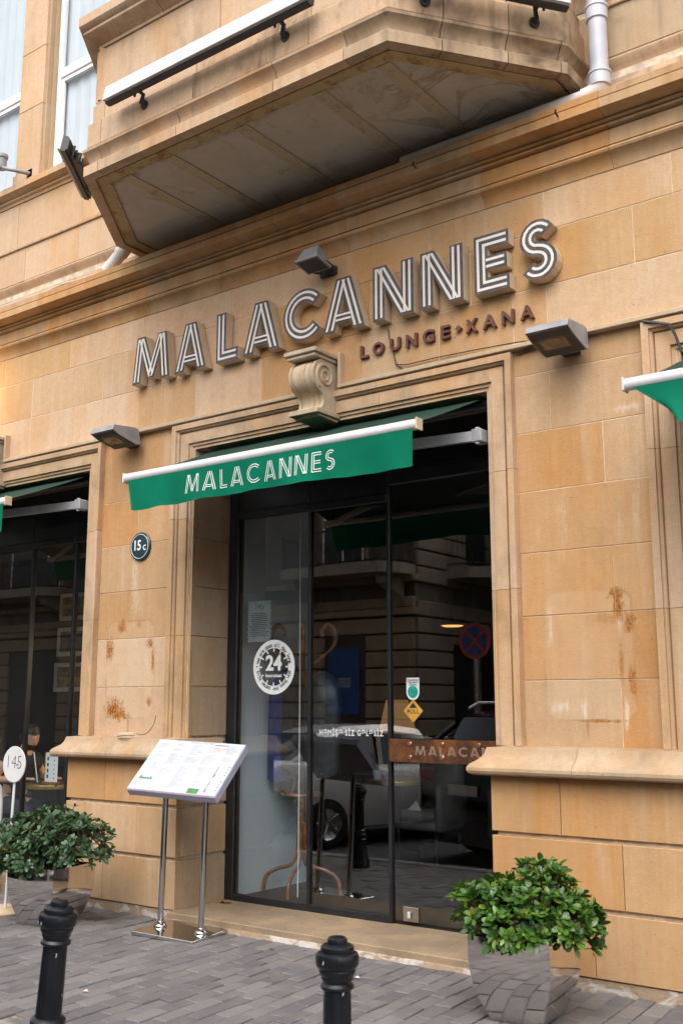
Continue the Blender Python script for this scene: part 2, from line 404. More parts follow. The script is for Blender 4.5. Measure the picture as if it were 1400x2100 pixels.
M_FACE = simple("letter_face_brown", (0.066, 0.048, 0.05), 0.45, var=0.35, scale=18)
M_SIDE = simple("letter_return_cream", (0.54, 0.42, 0.29), 0.55, var=0.08)
M_STRIPE = simple("letter_inlay_white", (0.68, 0.64, 0.57), 0.45, var=0.04)
M_BROWN = simple("brown_letter", (0.12, 0.038, 0.022), 0.5, var=0.2)
def _green(name="green_canvas"):
    N = NT(name); p = N.pos()
    a = N.noise(p, 2.2, 4.0); w = N.noise(N.scl(p, (300.0, 300.0, 300.0)), 1.0, 1.0)
    c = N.mix(N.rng(a, 0.3, 0.7), (0.0, 0.115, 0.064), (0.001, 0.150, 0.084))
    b = N.n("ShaderNodeBsdfPrincipled", {"Base Color": c, "Roughness": 0.75}); b.inputs["Specular IOR Level"].default_value = 0.1
    bp = N.n("ShaderNodeBump", {"Height": N.math('ADD', a, N.math('MULTIPLY', w, 0.1)), "Strength": 0.25, "Distance": 0.02}); N.t.links.new(bp.outputs[0], b.inputs["Normal"])
    tl = N.n("ShaderNodeBsdfTranslucent", {"Color": (0.002, 0.12, 0.06, 1)})
    mx = N.n("ShaderNodeMixShader", {0: 0.07, 1: b.outputs[0], 2: tl.outputs[0]}); N.t.links.new(mx.outputs[0], N.out.inputs[0]); return N.mat
M_GREEN = _green()
M_CANVSHADE = simple("shade_dark_green_canvas", (0.001, 0.030, 0.017), 0.9)  # canopy green darkened in its colour to stand for the shade underneath
M_VALTXT = simple("white_print", (0.80, 0.84, 0.82), 0.6, var=0.03)
M_CHROME = simple("polished_steel", (0.56, 0.54, 0.53), 0.07, 1.0, var=0.10, scale=3, bstr=0.1, bscale=4.0)
def _planter_steel():
    N = NT("scuffed_polished_steel"); p = N.pos()
    a = N.noise(p, 6.0, 4.0, 0.65); b = N.noise(N.scl(p, (18.0, 18.0, 3.0)), 1.0, 3.0, 0.7); sep = N.n("ShaderNodeSeparateXYZ", {0: p})
    splash = N.rng(N.math('ADD', sep.outputs[2], N.math('MULTIPLY', N.noise(p, 30.0, 3.0), 0.16)), -0.02, 0.14, 0.7, 0.0)
    dirt = N.math('MAXIMUM', N.math('MULTIPLY', N.rng(b, 0.55, 0.8), 0.35), splash)
    c = N.mix(dirt, (0.66, 0.63, 0.61), (0.22, 0.19, 0.165))
    r = N.math('ADD', N.rng(a, 0.35, 0.75, 0.03, 0.12), N.math('MULTIPLY', dirt, 0.35))
    return N.bsdf(c, r, N.math('SUBTRACT', 1.0, N.math('MULTIPLY', dirt, 0.5)), N.noise(p, 4.0, 2.0), 0.12, 0.004)
M_PLSTEEL = _planter_steel()
M_STEEL = simple("brushed_steel", (0.52, 0.51, 0.51), 0.22, 1.0, var=0.1)
def _copper():
    N = NT("oxidised_copper"); p = N.pos(); a = N.noise(p, 7.0, 5.0, 0.6); b = N.noise(p, 40.0, 4.0)
    c = N.mix(N.rng(a, 0.38, 0.66), (0.13, 0.062, 0.04), (0.34, 0.135, 0.055)); c = N.mix(N.rng(b, 0.5, 0.75, 0, 0.4), c, (0.07, 0.045, 0.04))
    return N.bsdf(c, 0.42, 0.75, b, 0.15, 0.003)
M_COPPER = _copper(); M_COPPERB = simple("copper_bolt", (0.50, 0.27, 0.19), 0.35, 0.9)
M_COPPERL = simple("embossed_copper_letter", (0.72, 0.52, 0.40), 0.4, 0.35)
M_WOOD = simple("bentwood", (0.24, 0.09, 0.032), 0.3, var=0.3, scale=12, coat=0.5)
M_PLAQUE = simple("enamel_navy", (0.020, 0.045, 0.058), 0.3, var=0.08, coat=0.3)
M_PRINTW = simple("print_white", (0.80, 0.82, 0.82), 0.5, var=0.02)
M_PRINTK = simple("print_black", (0.02, 0.02, 0.02), 0.5)
M_PRINTG = simple("print_green", (0.06, 0.20, 0.06), 0.5); M_PRINTT = simple("print_teal", (0.02, 0.55, 0.40), 0.5); M_PRINTY = simple("print_amber", (0.62, 0.33, 0.05), 0.5)
M_PRINTGR = simple("print_grey", (0.36, 0.37, 0.40), 0.6); M_PRINTV = simple("print_violet", (0.20, 0.17, 0.42), 0.6); M_PRINTR = simple("print_red", (0.45, 0.06, 0.05), 0.6)
M_BOARD = simple("white_acrylic", (0.48, 0.50, 0.53), 0.3, var=0.02); M_BOARDE = simple("lilac_grey_box_edge", (0.40, 0.40, 0.52), 0.4, var=0.05)
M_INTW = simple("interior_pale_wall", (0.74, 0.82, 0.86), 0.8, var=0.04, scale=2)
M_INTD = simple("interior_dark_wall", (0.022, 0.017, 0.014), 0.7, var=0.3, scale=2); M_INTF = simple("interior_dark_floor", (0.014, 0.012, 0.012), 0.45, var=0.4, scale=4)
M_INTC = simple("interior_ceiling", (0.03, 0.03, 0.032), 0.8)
M_ASPHALT = simple("asphalt", (0.055, 0.055, 0.057), 0.85, var=0.25, scale=5, bstr=0.4)
M_KERB = simple("kerb_stone", (0.22, 0.21, 0.20), 0.8, var=0.2)
def leaf_mat(name, c1, c2, c3):
    N = NT(name); r = N.n("ShaderNodeNewGeometry").outputs["Random Per Island"]; p = N.pos()
    c = N.mix(N.rng(r, 0.0, 0.8), c1, c2); c = N.mix(N.rng(r, 0.86, 0.93), c, c3); c = N.mix(N.math('GREATER_THAN', r, 0.982), c, (0.26, 0.15, 0.05)); c = N.mix(N.rng(N.noise(p, 5.0, 2.0), 0.35, 0.65, 0.0, 0.6), c, tuple(x*0.75 for x in c1))
    b = N.n("ShaderNodeBsdfPrincipled", {"Base Color": c, "Roughness": 0.33}); b.inputs["Specular IOR Level"].default_value = 0.5
    tl = N.n("ShaderNodeBsdfTranslucent", {"Color": N.mix(0.5, c, (0.10, 0.20, 0.02))})
    mx = N.n("ShaderNodeMixShader", {0: 0.22, 1: b.outputs[0], 2: tl.outputs[0]}); N.t.links.new(mx.outputs[0], N.out.inputs[0]); return N.mat
M_LEAFR = leaf_mat("leaf_fresh", (0.034, 0.095, 0.016), (0.095, 0.200, 0.022), (0.20, 0.30, 0.04))
M_LEAFL = leaf_mat("leaf_dark", (0.036, 0.080, 0.036), (0.070, 0.125, 0.058), (0.13, 0.20, 0.06))
M_TWIG = simple("twig_bark", (0.13, 0.085, 0.05), 0.85); M_SOIL = simple("soil", (0.035, 0.026, 0.02), 0.95)

# palette of stone colours
def sc(kind="mid"):
    pal = {"mid": [(.485, .345, .215), (.500, .370, .245), (.470, .325, .190), (.510, .385, .262), (.455, .300, .160), (.520, .395, .275)],
           "pale": [(.520, .395, .280), (.535, .415, .300), (.505, .380, .262), (.510, .375, .250)],
           "warm": [(.480, .300, .150), (.490, .320, .175), (.505, .350, .210), (.470, .280, .130)],
           "grey": [(.430, .335, .235), (.450, .355, .255), (.410, .315, .215)]}[kind]
    av = [sum(p[i] for p in pal)/len(pal) for i in range(3)]; q = random.choice(pal); k = random.uniform(0.95, 1.05)
    c = [a*.4 + b*.6 for a, b in zip(av, q)]; f = {"mid": (1.04, .955, .87), "pale": (1.07, .99, .94), "warm": (1.02, .925, .82), "grey": (1.02, .95, .89)}[kind]
    return tuple(min(.62, x*y*k) for x, y in zip(c, f))

# ================================================================== SETTING: ground
ZP = -0.06          # pavement level
gm = MB(); gm.quad((-900, -900, -0.30), (900, -900, -0.30), (900, 900, -0.30), (-900, 900, -0.30))
tag(gm.build("ground", M_ASPHALT), kind="structure")
rm = MB(); rm.quad((-60, -14.0, -0.20), (40, -14.0, -0.20), (40, -2.30, -0.20), (-60, -2.30, -0.20))
tag(rm.build("road", M_ASPHALT), kind="structure")
km = MB(); km.cbox(-4.62, 25, -3.62, -3.45, -0.29, ZP + 0.004, 0.012)
tag(km.build("kerb", M_KERB), kind="structure")
km = MB(); km.cbox(-40, -4.80, -2.62, -2.45, -0.29, ZP + 0.004, 0.012)
tag(km.build("left_kerb", M_KERB), kind="structure")
km = MB(); km.cbox(-4.79, -4.625, -3.62, -2.45, -0.29, ZP + 0.002, 0.012)
tag(km.build("corner_kerb", M_KERB), kind="structure")
fm = MB(); fm.box(-60, 40, -16.2, -14.0, -0.29, -0.05)
tag(fm.build("far_pavement", M_KERB), kind="structure")
pv = MB(); pv.prism([(-40, 1.2), (-40, -2.449), (-4.7, -2.449), (-4.63, -2.449), (-4.63, -3.449), (25, -3.449), (25, 1.2)], -0.29, ZP - 0.012, lambda u, v, w: Vector((u, v, w)))
pavement = tag(pv.build("pavement", M_SAND), kind="structure")

def cam_pix(p):
    d = Vector(p) - CAM; z = d.dot(fwd)
    if z <= 0.1: return None
    return (700 + 2151.6*d.dot(rgt)/z, 1050 - 2151.6*d.dot(upv)/z, z)
pu = Vector((math.cos(R(-3.0)), math.sin(R(-3.0)))); pl = Vector((math.cos(R(93.5)), math.sin(R(93.5))))
PW, PL = 0.116, 0.236; cand = []
for i in range(-80, 60):
    for j in range(-24, 10):
        c = Vector((-4.8, -1.2)) + pu*(i*PW) + pl*(j*PL + (0.5*PL if i % 2 else 0.0) + 0.02*math.sin(i*1.7))
        if not (-13.0 < c.x < 3.5 and (-3.36 if c.x > -4.5 else -2.37) < c.y < 0.05): continue
        q = cam_pix((c.x, c.y, ZP)); vis = q is not None and -30 < q[0] < 1430 and q[1] < 2130 and c.y < 0.0
        cand.append((0 if vis else 1, q[2] if q else 99, i, j, c))
cand.sort(key=lambda t: (t[0], t[1]))
rest = MB()
def paver_geo(mb, c, hz, tx, ty):
    a = PW/2 - 0.0035; b = PL/2 - 0.0035; ch = 0.005
    def P(u, v, z): q = c + pu*u + pl*v; return Vector((q.x, q.y, ZP + z + u*tx + v*ty))
    j = lambda: random.uniform(-0.002, 0.002)
    lo = [P(-a, -b, -0.02), P(a, -b, -0.02), P(a, b, -0.02), P(-a, b, -0.02)]
    md = [P(-a+j(), -b+j(), hz-ch), P(a+j(), -b+j(), hz-ch), P(a+j(), b+j(), hz-ch), P(-a+j(), b+j(), hz-ch)]
    hi = [P(-a+ch, -b+ch, hz), P(a-ch, -b+ch, hz), P(a-ch, b-ch, hz), P(-a+ch, b-ch, hz)]
    fs = [(8, 9, 10, 11)] + [(i, (i+1) % 4, 4+(i+1) % 4, 4+i) for i in range(4)] + [(4+i, 4+(i+1) % 4, 8+(i+1) % 4, 8+i) for i in range(4)]
    mb.add(lo+md+hi, fs)
for k, (v, d, i, j, c) in enumerate(cand):
    hz = random.uniform(-0.004, 0.004); tx = random.uniform(-0.03, 0.03); ty = random.uniform(-0.012, 0.012)
    if k < 300:
        mb = MB(); paver_geo(mb, c, hz, tx, ty); t = random.random()
        lo = Vector((0.112, 0.105, 0.110)); hi = Vector((0.182, 0.170, 0.170)); cc = lo.lerp(hi, t*t*0.4 + t*0.6)
        mb.build("paver", M_PAVER, pavement, color=tuple(cc), recalc=False)
    else: paver_geo(rest, c, hz, tx, ty)
tag(rest.build("paver_field", M_PAVERS, pavement, recalc=False), kind="stuff")

# ================================================================== THE BUILDING
BX = -4.88          # centre line of the door
SP = 4.245          # spacing of the openings
bld = thing("stone_building", "honey coloured sandstone building front with the cafe entrance and bay window above", "building", (BX, 0, 0))
YP, YW, YU = 0.0, 0.12, 0.20     # plinth face, wall face, upper wall face
OPEN = [BX + k*SP for k in (-1, 0, 1)]
HI, HO = 1.4315, 1.656           # half width of the opening / of its stone surround
ZL, ZTOP, ZHEAD = 1.345, 4.025, 3.80

def block(mb_parent, x0, x1, z0, z1, y, mat, col, g=0.004, d=0.05, ch=0.003, gz=None):
    gz = g if gz is None else gz
    x0 += g/2; x1 -= g/2; z0 += gz/2; z1 -= gz/2
    mb = MB(); j = random.uniform(-0.002, 0.002)
    vs = [(x0, y+d, z0), (x1, y+d, z0), (x1, y+d, z1), (x0, y+d, z1), (x0, y+ch+j, z0), (x1, y+ch+j, z0), (x1, y+ch+j, z1), (x0, y+ch+j, z1),
          (x0+ch, y+j, z0+ch), (x1-ch, y+j, z0+ch), (x1-ch, y+j, z1-ch), (x0+ch, y+j, z1-ch)]
    fs = [(8, 9, 10, 11)] + [(i, (i+1) % 4, 4+(i+1) % 4, 4+i) for i in range(4)] + [(4+i, 4+(i+1) % 4, 8+(i+1) % 4, 8+i) for i in range(4)]
    mb.add([Vector(v) for v in vs], fs)
    return mb.build("stone_block", mat, mb_parent, color=col, recalc=True)
def blockx(par, x, y0, y1, z0, z1, sgn, mat, col, g=0.004, gz=0.004, d=0.04):
    """block seen on a reveal: face at x looking along sgn"""
    mb = MB(); a, b = (x - sgn*d, x) if sgn > 0 else (x, x - sgn*d)
    mb.cbox(a, b, y0+g/2, y1-g/2, z0+gz/2, z1-gz/2, 0.003)
    return mb.build("stone_block", mat, par, color=col)

# --- piers (x ranges between the stone surrounds) and their plinths
XA, XB = OPEN[0]-HO-0.93, OPEN[2]+HO+0.93
piers = [(OPEN[0]-HO-0.93, OPEN[0]-HO), (OPEN[0]+HO, OPEN[1]-HO), (OPEN[1]+HO, OPEN[2]-HO), (OPEN[2]+HO, OPEN[2]+HO+0.93)]
plin = [(XA-0.2, OPEN[0]-HI), (OPEN[0]+HI, OPEN[1]-HI), (OPEN[1]+HI, OPEN[2]-HI), (OPEN[2]+HI, XB+0.2)]
plin[1] = (-7.66, -6.288); plin[2] = (-3.425, -2.065)

for (a, b) in plin:       # mortar cores behind the facing blocks
    MB().box(a+0.03, b-0.03, 0.03, 0.62, -0.08, 1.30).build("plinth_core", M_MORTAR, bld)
    MB().box(a+0.05, b-0.05, YW+0.004, 0.62, 1.31, 4.0).build("pier_core", M_MORTAR, bld)
MB().box(XA-0.2, XB+0.2, YW+0.004, 0.62, 4.0, 5.30).build("wall_core", M_MORTAR, bld)
plinths = [MB().box(a+0.012, b-0.012, 0.012, 0.60, -0.10, 0.006).build("plinth", M_RENDER, bld) for (a, b) in plin]
wl = MB(); wl.box(XA-0.19, XB+0.19, 0.5, 0.61, 4.005, 5.2); pier_wall = wl.build("facade_wall", M_MORTAR, bld)

# plinth blocks with deep horizontal grooves
PZ = [(0.012, 0.385), (0.41, 0.79), (0.815, 1.16)]
pj = {1: {0: [-7.15], 1: [-6.75], 2: [-7.16]}, 2: {0: [-2.75], 1: [-2.552], 2: [-2.942]}}
for i, (a, b) in enumerate(plin):
    for k, (z0, z1) in enumerate(PZ):
        xs = [a] + pj.get(i, {}).get(k, [a + (b-a)*random.uniform(.35, .65)]) + [b]
        for x0, x1 in zip(xs, xs[1:]):
            c = sc("warm" if i == 2 else "mid") if k < 2 else sc("warm")
            block(plinths[i], x0, x1, z0, z1, YP, M_PIER, c, g=0.003, d=0.06, ch=0.004, gz=0.002)
        if i in (1, 2, 3):     # returns into the openings
            blockx(plinths[i], a, 0.063, 0.60, z0, z1, -1, M_PIER, sc("grey"), gz=0.002)
        if i in (0, 1, 2):
            blockx(plinths[i], b, 0.063, 0.60, z0, z1, 1, M_PIER, sc("grey"), gz=0.002)

# ledge moulding on top of each plinth, returned round the corners
LEDGE = [(-0.13, 1.352), (0.015, 1.340), (0.022, 1.318), (0.030, 1.295), (0.048, 1.270), (0.075, 1.252), (0.100, 1.236), (0.114, 1.214), (0.114, 1.195), (0.104, 1.178), (0.085, 1.168), (0.055, 1.164), (0.0, 1.161), (-0.13, 1.161)]
ledges = [MB().box(a+0.1, b-0.1, 0.1, 0.55, 1.17, 1.34).build("ledge", M_MORTAR, bld) for (a, b) in plin]
for i, (a, b) in enumerate(plin):
    path = [(a, 0.50), (a, 0.0), (b, 0.0), (b, 0.50)]
    cuts = {1: [0.5 + 0.62], 2: [0.5 + 0.62]}.get(i, [1.0])
    stones("ledge_stone", path, LEDGE, PLAN, cuts, 0.003, M_CORN, ledges[i], lambda: sc("grey"), 30)

# pier facing blocks
PR = [1.345, 1.77, 2.19, 2.612, 3.03, 3.44, 3.85, 4.05]
vj = {2: {0: [-2.56], 2: [-2.57], 4: [-2.60], 5: [-2.965]}, 1: {4: [-6.99]}}
for i, (a, b) in enumerate(piers):
    for r, (z0, z1) in enumerate(zip(PR, PR[1:])):
        if i == 1 and r == 5: z1 = 4.05
        if i == 1 and r == 6: continue
        xs = [a] + vj.get(i, {}).get(r, []) + [b]
        for x0, x1 in zip(xs, xs[1:]):
            k = "warm" if (i == 2 and r in (3, 4, 5)) or (i == 1 and r in (4, 5)) else ("mid" if r != 0 else "pale")
            if i == 2: k = "warm" if random.random() < 0.5 else "mid"
            c = sc(k)
            if (i, r) == (2, 4) and x0 < -3: c = (.50, .285, .125)
            if (i, r) == (1, 0) or (i, r) == (1, 1): c = sc("pale")
            block(pier_wall, x0, x1, z0, z1, YW, M_PIER, c)

# sign band above the openings
ZR = [4.05, 4.467, 4.872, 5.165]
fixed = {0: [-7.96, -7.05, -6.32, -5.55, -4.52, -3.83, -3.22, -2.96], 1: [-8.62, -7.55, -6.75, -5.62, -4.45, -3.55, -2.325], 2: [-9.1, -8.05, -7.0, -5.9, -4.9, -3.9, -2.955, -2.05]}
for r, (z0, z1) in enumerate(zip(ZR, ZR[1:])):
    xs = sorted(set([XA-0.2] + [XA + 0.9] + fixed[r] + [-1.1, 0.1, 1.3, XB+0.2]))
    for x0, x1 in zip(xs, xs[1:]):
        k = "pale" if x1 < -3.2 and random.random() < .6 else random.choice(["mid", "warm"])
        c = sc(k)
        if r == 1 and x0 < -2.3 and x1 > -2.4: c = (.49, .31, .155)
        if r == 2 and x0 < -9 : c = (.50, .315, .155)
        block(pier_wall, x0, x1, z0, z1, YW, M_STONE, c, g=0.0045)

# stone surrounds (architraves), left/right reveals, lintel soffits
ARCH = [(0.0, 0.150), (0.0, 0.132), (0.024, 0.132), (0.027, 0.118), (0.050, 0.118), (0.053, 0.100), (0.062, 0.098), (0.146, 0.098), (0.149, 0.116), (0.156, 0.116), (0.159, 0.094), (0.166, 0.086), (0.176, 0.083), (0.179, 0.066), (0.2245, 0.062), (0.2245, 0.160), (0.0, 0.160)]
for k, cx in enumerate(OPEN):
    xl, xr = cx-HI, cx+HI
    am = MB(); am.box(xl-0.2, xl-0.02, 0.125, 0.3, 1.36, 4.0); am.box(xr+0.02, xr+0.2, 0.125, 0.3, 1.36, 4.0); am.box(xl-0.2, xr+0.2, 0.14, 0.3, 3.82, 4.02)
    sur = am.build("door_surround" if k == 1 else "window_surround", M_MORTAR, bld)
    path = [(xr, ZL+0.004), (xr, ZHEAD), (xl, ZHEAD), (xl, ZL+0.004)]
    t1 = ZHEAD-ZL; tot = 2*t1 + 2*HI
    cuts = [1.03, 1.85, t1+0.9, t1+1.95, tot-1.85, tot-0.85]
    stones("surround_stone", path, ARCH, ELEV, cuts, 0.003, M_CORN if k != 2 else M_PIER, sur, lambda: sc("pale") if random.random() < .6 else sc("mid"), 25)
    zz = [1.36, 1.77, 2.19, 2.61, 3.03, 3.44, ZHEAD]
    for z0, z1 in zip(zz, zz[1:]):
        blockx(sur, xl, 0.152, 0.60, z0, z1, 1, M_STONE, sc("grey"))
        blockx(sur, xr, 0.152, 0.60, z0, z1, -1, M_STONE, sc("grey"))
    sf = MB(); sf.box(xl-0.02, xr+0.02, 0.152, 0.62, ZHEAD+0.002, 3.86); sf.build("lintel", M_STONE, sur, color=sc("grey"))

# thin projecting fillet running above the surrounds
FC = (.50, .385, .27)
cuts = [XA-0.2, OPEN[0]-0.16, OPEN[0]+0.16, OPEN[1]-0.16, OPEN[1]+0.16, OPEN[2]-0.16, OPEN[2]+0.16, XB+0.2]
for a, b in zip(cuts[::2], cuts[1::2]): MB().cbox(a, b, 0.055, 0.13, 4.040, 4.072, 0.004).build("fillet_moulding", M_STONE, bld, color=FC)
for cx in OPEN: MB().cbox(cx+0.16, cx+0.187, 0.060, 0.13, 4.0725, 4.33, 0.004).build("fillet_moulding", M_STONE, bld, color=FC)

# scroll keystones
def keystone(cx, name="scroll_keystone"):
    hw = 0.122
    out = []       # outer profile (y,z) front edge from top to bottom
    for a in range(100, -75, -12): out.append((-0.045 - 0.135*math.cos(R(a-0)) if False else -0.045 - 0.135*math.cos(R(a)), 4.115 + 0.135*math.sin(R(a))))
    out += [(-0.066, 3.975), (-0.052, 3.945), (-0.046, 3.915), (-0.052, 3.888), (-0.075, 3.862), (-0.112, 3.846), (-0.135, 3.838)]
    ks = MB(); prof = [(0.13, 4.25)] + out + [(-0.10, 3.785), (0.13, 3.775)]
    ks.prism(prof, cx-hw+0.02, cx+hw-0.02, lambda u, v, w: Vector((w, u, v)))
    body = ks.build(name, M_CORN, bld, color=(.50, .40, .29), smooth=40)
    def rib(x0, x1, d):
        r = MB(); pr = [(0.12, 4.245)] + [(y-d, z) for y, z in out] + [(-0.105-d, 3.79), (0.12, 3.78)]
        r.prism(pr, x0, x1, lambda u, v, w: Vector((w, u, v))); r.build("rib", M_CORN, body, color=(.51, .41, .30), smooth=40)
    for x0, x1, d in ((cx-hw, cx-hw+0.022, 0.012), (cx+hw-0.022, cx+hw, 0.012), (cx-0.075, cx-0.03, 0.006), (cx+0.03, cx+0.075, 0.006), (cx-0.028, cx+0.028, 0.011)): rib(x0, x1, d)
    for sgn in (-1, 1):
        sp = MB(); pts = []; 
        for t in range(0, 44):
            th = t*0.28; rr = 0.118*math.exp(-0.115*th)
            pts.append((cx + sgn*(hw+0.002), -0.045 - rr*math.cos(th-0.9), 4.115 + rr*math.sin(th-0.9)))
        sp.tube(pts, [0.017*(1-0.012*i) for i in range(44)], 6); sp.build("scroll", M_CORN, body, color=(.52, .42, .31), smooth=50)
    cp = MB(); cp.cbox(cx-hw-0.035, cx+hw+0.035, -0.215, 0.13, 4.275, 4.31, 0.006); cp.cbox(cx-hw-0.015, cx+hw+0.015, -0.195, 0.13, 4.245, 4.276, 0.006)
    cp.build("cap", M_CORN, body, color=(.51, .41, .30))
    ft = MB(); ft.cbox(cx-hw-0.02, cx+hw+0.02, -0.165, 0.12, 3.805, 3.842, 0.004, Matrix.Translation((0, 0, 0)))
    ft.build("foot", M_CORN, body, color=(.47, .37, .26))
for cx in OPEN: keystone(cx)

# main cornice
CORN = [(-0.3, 5.158), (-0.012, 5.158), (-0.012, 5.168), (0.004, 5.170), (0.008, 5.19), (0.020, 5.225), (0.042, 5.253), (0.066, 5.268), (0.074, 5.272), (0.082, 5.287), (0.076, 5.302), (0.044, 5.306), (0.044, 5.316), (0.062, 5.320), (0.062, 5.428), (0.045, 5.431), (0.045, 5.438), (0.078, 5.440), (0.090, 5.446), (0.093, 5.456), (0.088, 5.464), (0.068, 5.466), (0.068, 5.470), (0.104, 5.473), (0.113, 5.479), (0.112, 5.488), (0.094, 5.491),
        (0.100, 5.494), (0.122, 5.500), (0.155, 5.502), (0.185, 5.506), (0.205, 5.512), (0.222, 5.513), (0.222, 5.578), (0.188, 5.581), (0.188, 5.588), (0.212, 5.592), (0.214, 5.640), (0.205, 5.648), (-0.3, 5.665)]
cm = MB(); cm.box(XA-0.2, XB+0.2, YW+0.02, 0.5, 5.17, 5.64); cornice = cm.build("cornice", M_MORTAR, bld)
cc = []; s = 0.35
while s < 14.0: cc.append(s + random.uniform(-.1, .1)); s += random.choice([1.0, 1.15, 1.3])
stones("cornice_stone", [(XA-0.2, YW), (XB+0.2, YW)], CORN, PLAN, cc, 0.003, M_CORN, cornice, lambda: sc("mid") if random.random() < .6 else sc("warm"), 28)

# ---------------------------------------------------------------- upper storey wall
uw = MB(); uw.box(XA-0.2, XB+0.2, YU+0.006, 0.9, 5.62, 7.18); uw.box(-9.21, -8.79, YU+0.02, 0.9, 7.18, 10.2); uw.box(XA-0.2, -10.75, YU+0.006, 0.9, 7.18, 10.2); uw.box(-7.10, XB+0.2, YU+0.006, 0.9, 7.18, 10.2)
upper = uw.build("upper_wall", M_MORTAR, bld)
BASEM = [(-0.1, 5.64), (0.02, 5.64), (0.02, 5.862), (-0.018, 5.866), (-0.018, 5.885), (-0.012, 5.92), (0.010, 5.962), (0.034, 5.988), (0.040, 6.010), (0.032, 6.018), (-0.055, 6.020), (-0.055, 6.046), (-0.1, 6.05)]
rs = [[(XA-0.2, YU), (-7.18, YU)], [(-2.56, YU), (XB+0.2, YU)]]
for p_ in rs: stones("base_moulding_stone", p_, BASEM, PLAN, [0.6, 1.7, 2.9, 4.0, 5.1, 6.2], 0.003, M_GRIMY if p_[0][0] > -4 else M_CORN, upper, lambda: sc("pale"), 30)
for r, (z0, z1) in enumerate(((6.05, 6.43), (6.475, 6.97))):
    for (a, b) in ((XA-0.2, -7.0), (-2.7, XB+0.2)):
        x = a
        while x < b - 0.05:
            w = random.uniform(.75, 1.15); x1 = min(b, x+w) if b-(x+w) > .3 else b
            block(upper, x, x1, z0, z1, YU, M_GRIMY if a > -4 else M_STONE, sc("pale") if a < -4 else sc("grey"), g=0.003); x = x1
DBL = [(-0.1, 6.432), (0.018, 6.432), (0.022, 6.442), (0.018, 6.450), (0.010, 6.452), (0.014, 6.462), (0.008, 6.472), (-0.1, 6.474)]
for p_ in rs: stones("string_course", p_, DBL, PLAN, [1.5, 3.2, 5.0], 0.003, M_CORN, upper, lambda: sc("pale"), 30)
SILL = [(-0.1, 6.972), (0.012, 6.972), (0.020, 6.995), (0.045, 7.01), (0.050, 7.025), (0.030, 7.03), (0.055, 7.045), (0.10, 7.062), (0.118, 7.07), (0.118, 7.135), (0.10, 7.15), (-0.1, 7.185)]
for p_ in rs: stones("sill_stone", p_, SILL, PLAN, [0.9, 2.3, 3.8, 5.2], 0.003, M_CORN, upper, lambda: sc("mid"), 30)
# upper piers between windows
zz = [7.18, 7.30, 8.05, 8.75, 9.5, 10.2]
for z0, z1 in zip(zz, zz[1:]):
    e = 0.02 if z0 < 7.2 else 0.0
    pm = MB(); pm.cbox(-9.205-e, -8.795+e, YU-0.03-e, YU+0.02, z0+.0015, z1-.0015, .004); pm.build("pilaster_stone", M_STONE, upper, color=sc("pale"))
    for sg, xx in ((1, -8.795), (-1, -9.205)):
        for q, (dx, y0, y1) in enumerate(((0.035, YU, 0.26), (0.055, 0.26, 0.34))):
            pm = MB(); a, b = sorted((xx-sg*0.02, xx+sg*(dx+e))); pm.box(a, b, y0-(0.0 if q else .0), y1, z0+.001, z1-.001); pm.build("reveal_stone", M_STONE, upper, color=sc("grey"))
    block(upper, -2.55, -1.3, z0, z1, YU, M_GRIMY, sc("grey")); block(upper, -1.3, 0.1, z0, z1, YU, M_GRIMY, sc("grey")); block(upper, .1, XB+.2, z0, z1, YU, M_GRIMY, sc("grey"))
def upper_window(x0, x1):
    fw = MB(); y0, y1 = 0.30, 0.36; zb, zt = 7.19, 10.1; t = 0.055
    for a, b, c, d in ((x0, x0+t, zb, zt), (x1-t, x1, zb, zt), (x0+t, x1-t, zb, zb+t), (x0+t, x1-t, 8.36, 8.47), ((x0+x1)/2-.04, (x0+x1)/2+.04, zb+t, 8.36)): fw.cbox(a, b, y0, y1, c, d, .006)
    for a, b in ((x0+t, (x0+x1)/2-.04), ((x0+x1)/2+.04, x1-t)):
        for q, rr, s_, u in ((a+.004, a+.045, zb+t+.004, 8.355), (b-.045, b-.004, zb+t+.004, 8.355), (a+.046, b-.046, 8.31, 8.355), (a+.046, b-.046, zb+t+.004, zb+t+.05)): fw.cbox(q, rr, y0+.015, y1-.01, s_, u, .004)
    w = fw.build("upper_window", M_WFRAME, bld)
    gm_ = MB(); gm_.box(x0+.02, x1-.02, 0.332, 0.338, zb+.02, zt); gm_.build("pane", M_WGLASS, w)
    cu = MB(); n = 30
    for i in range(n):
        xa = x0 + (x1-x0)*i/n; xb_ = x0 + (x1-x0)*(i+1)/n
        cu.quad((xa, .385+.008*math.sin(i*1.9), zb), (xb_, .385+.008*math.sin((i+1)*1.9), zb), (xb_, .385+.008*math.sin((i+1)*1.9), zt), (xa, .385+.008*math.sin(i*1.9), zt))
    cu.build("curtain", M_CURTAIN, w)
upper_window(-8.735, -7.12); upper_window(-10.74, -9.265)

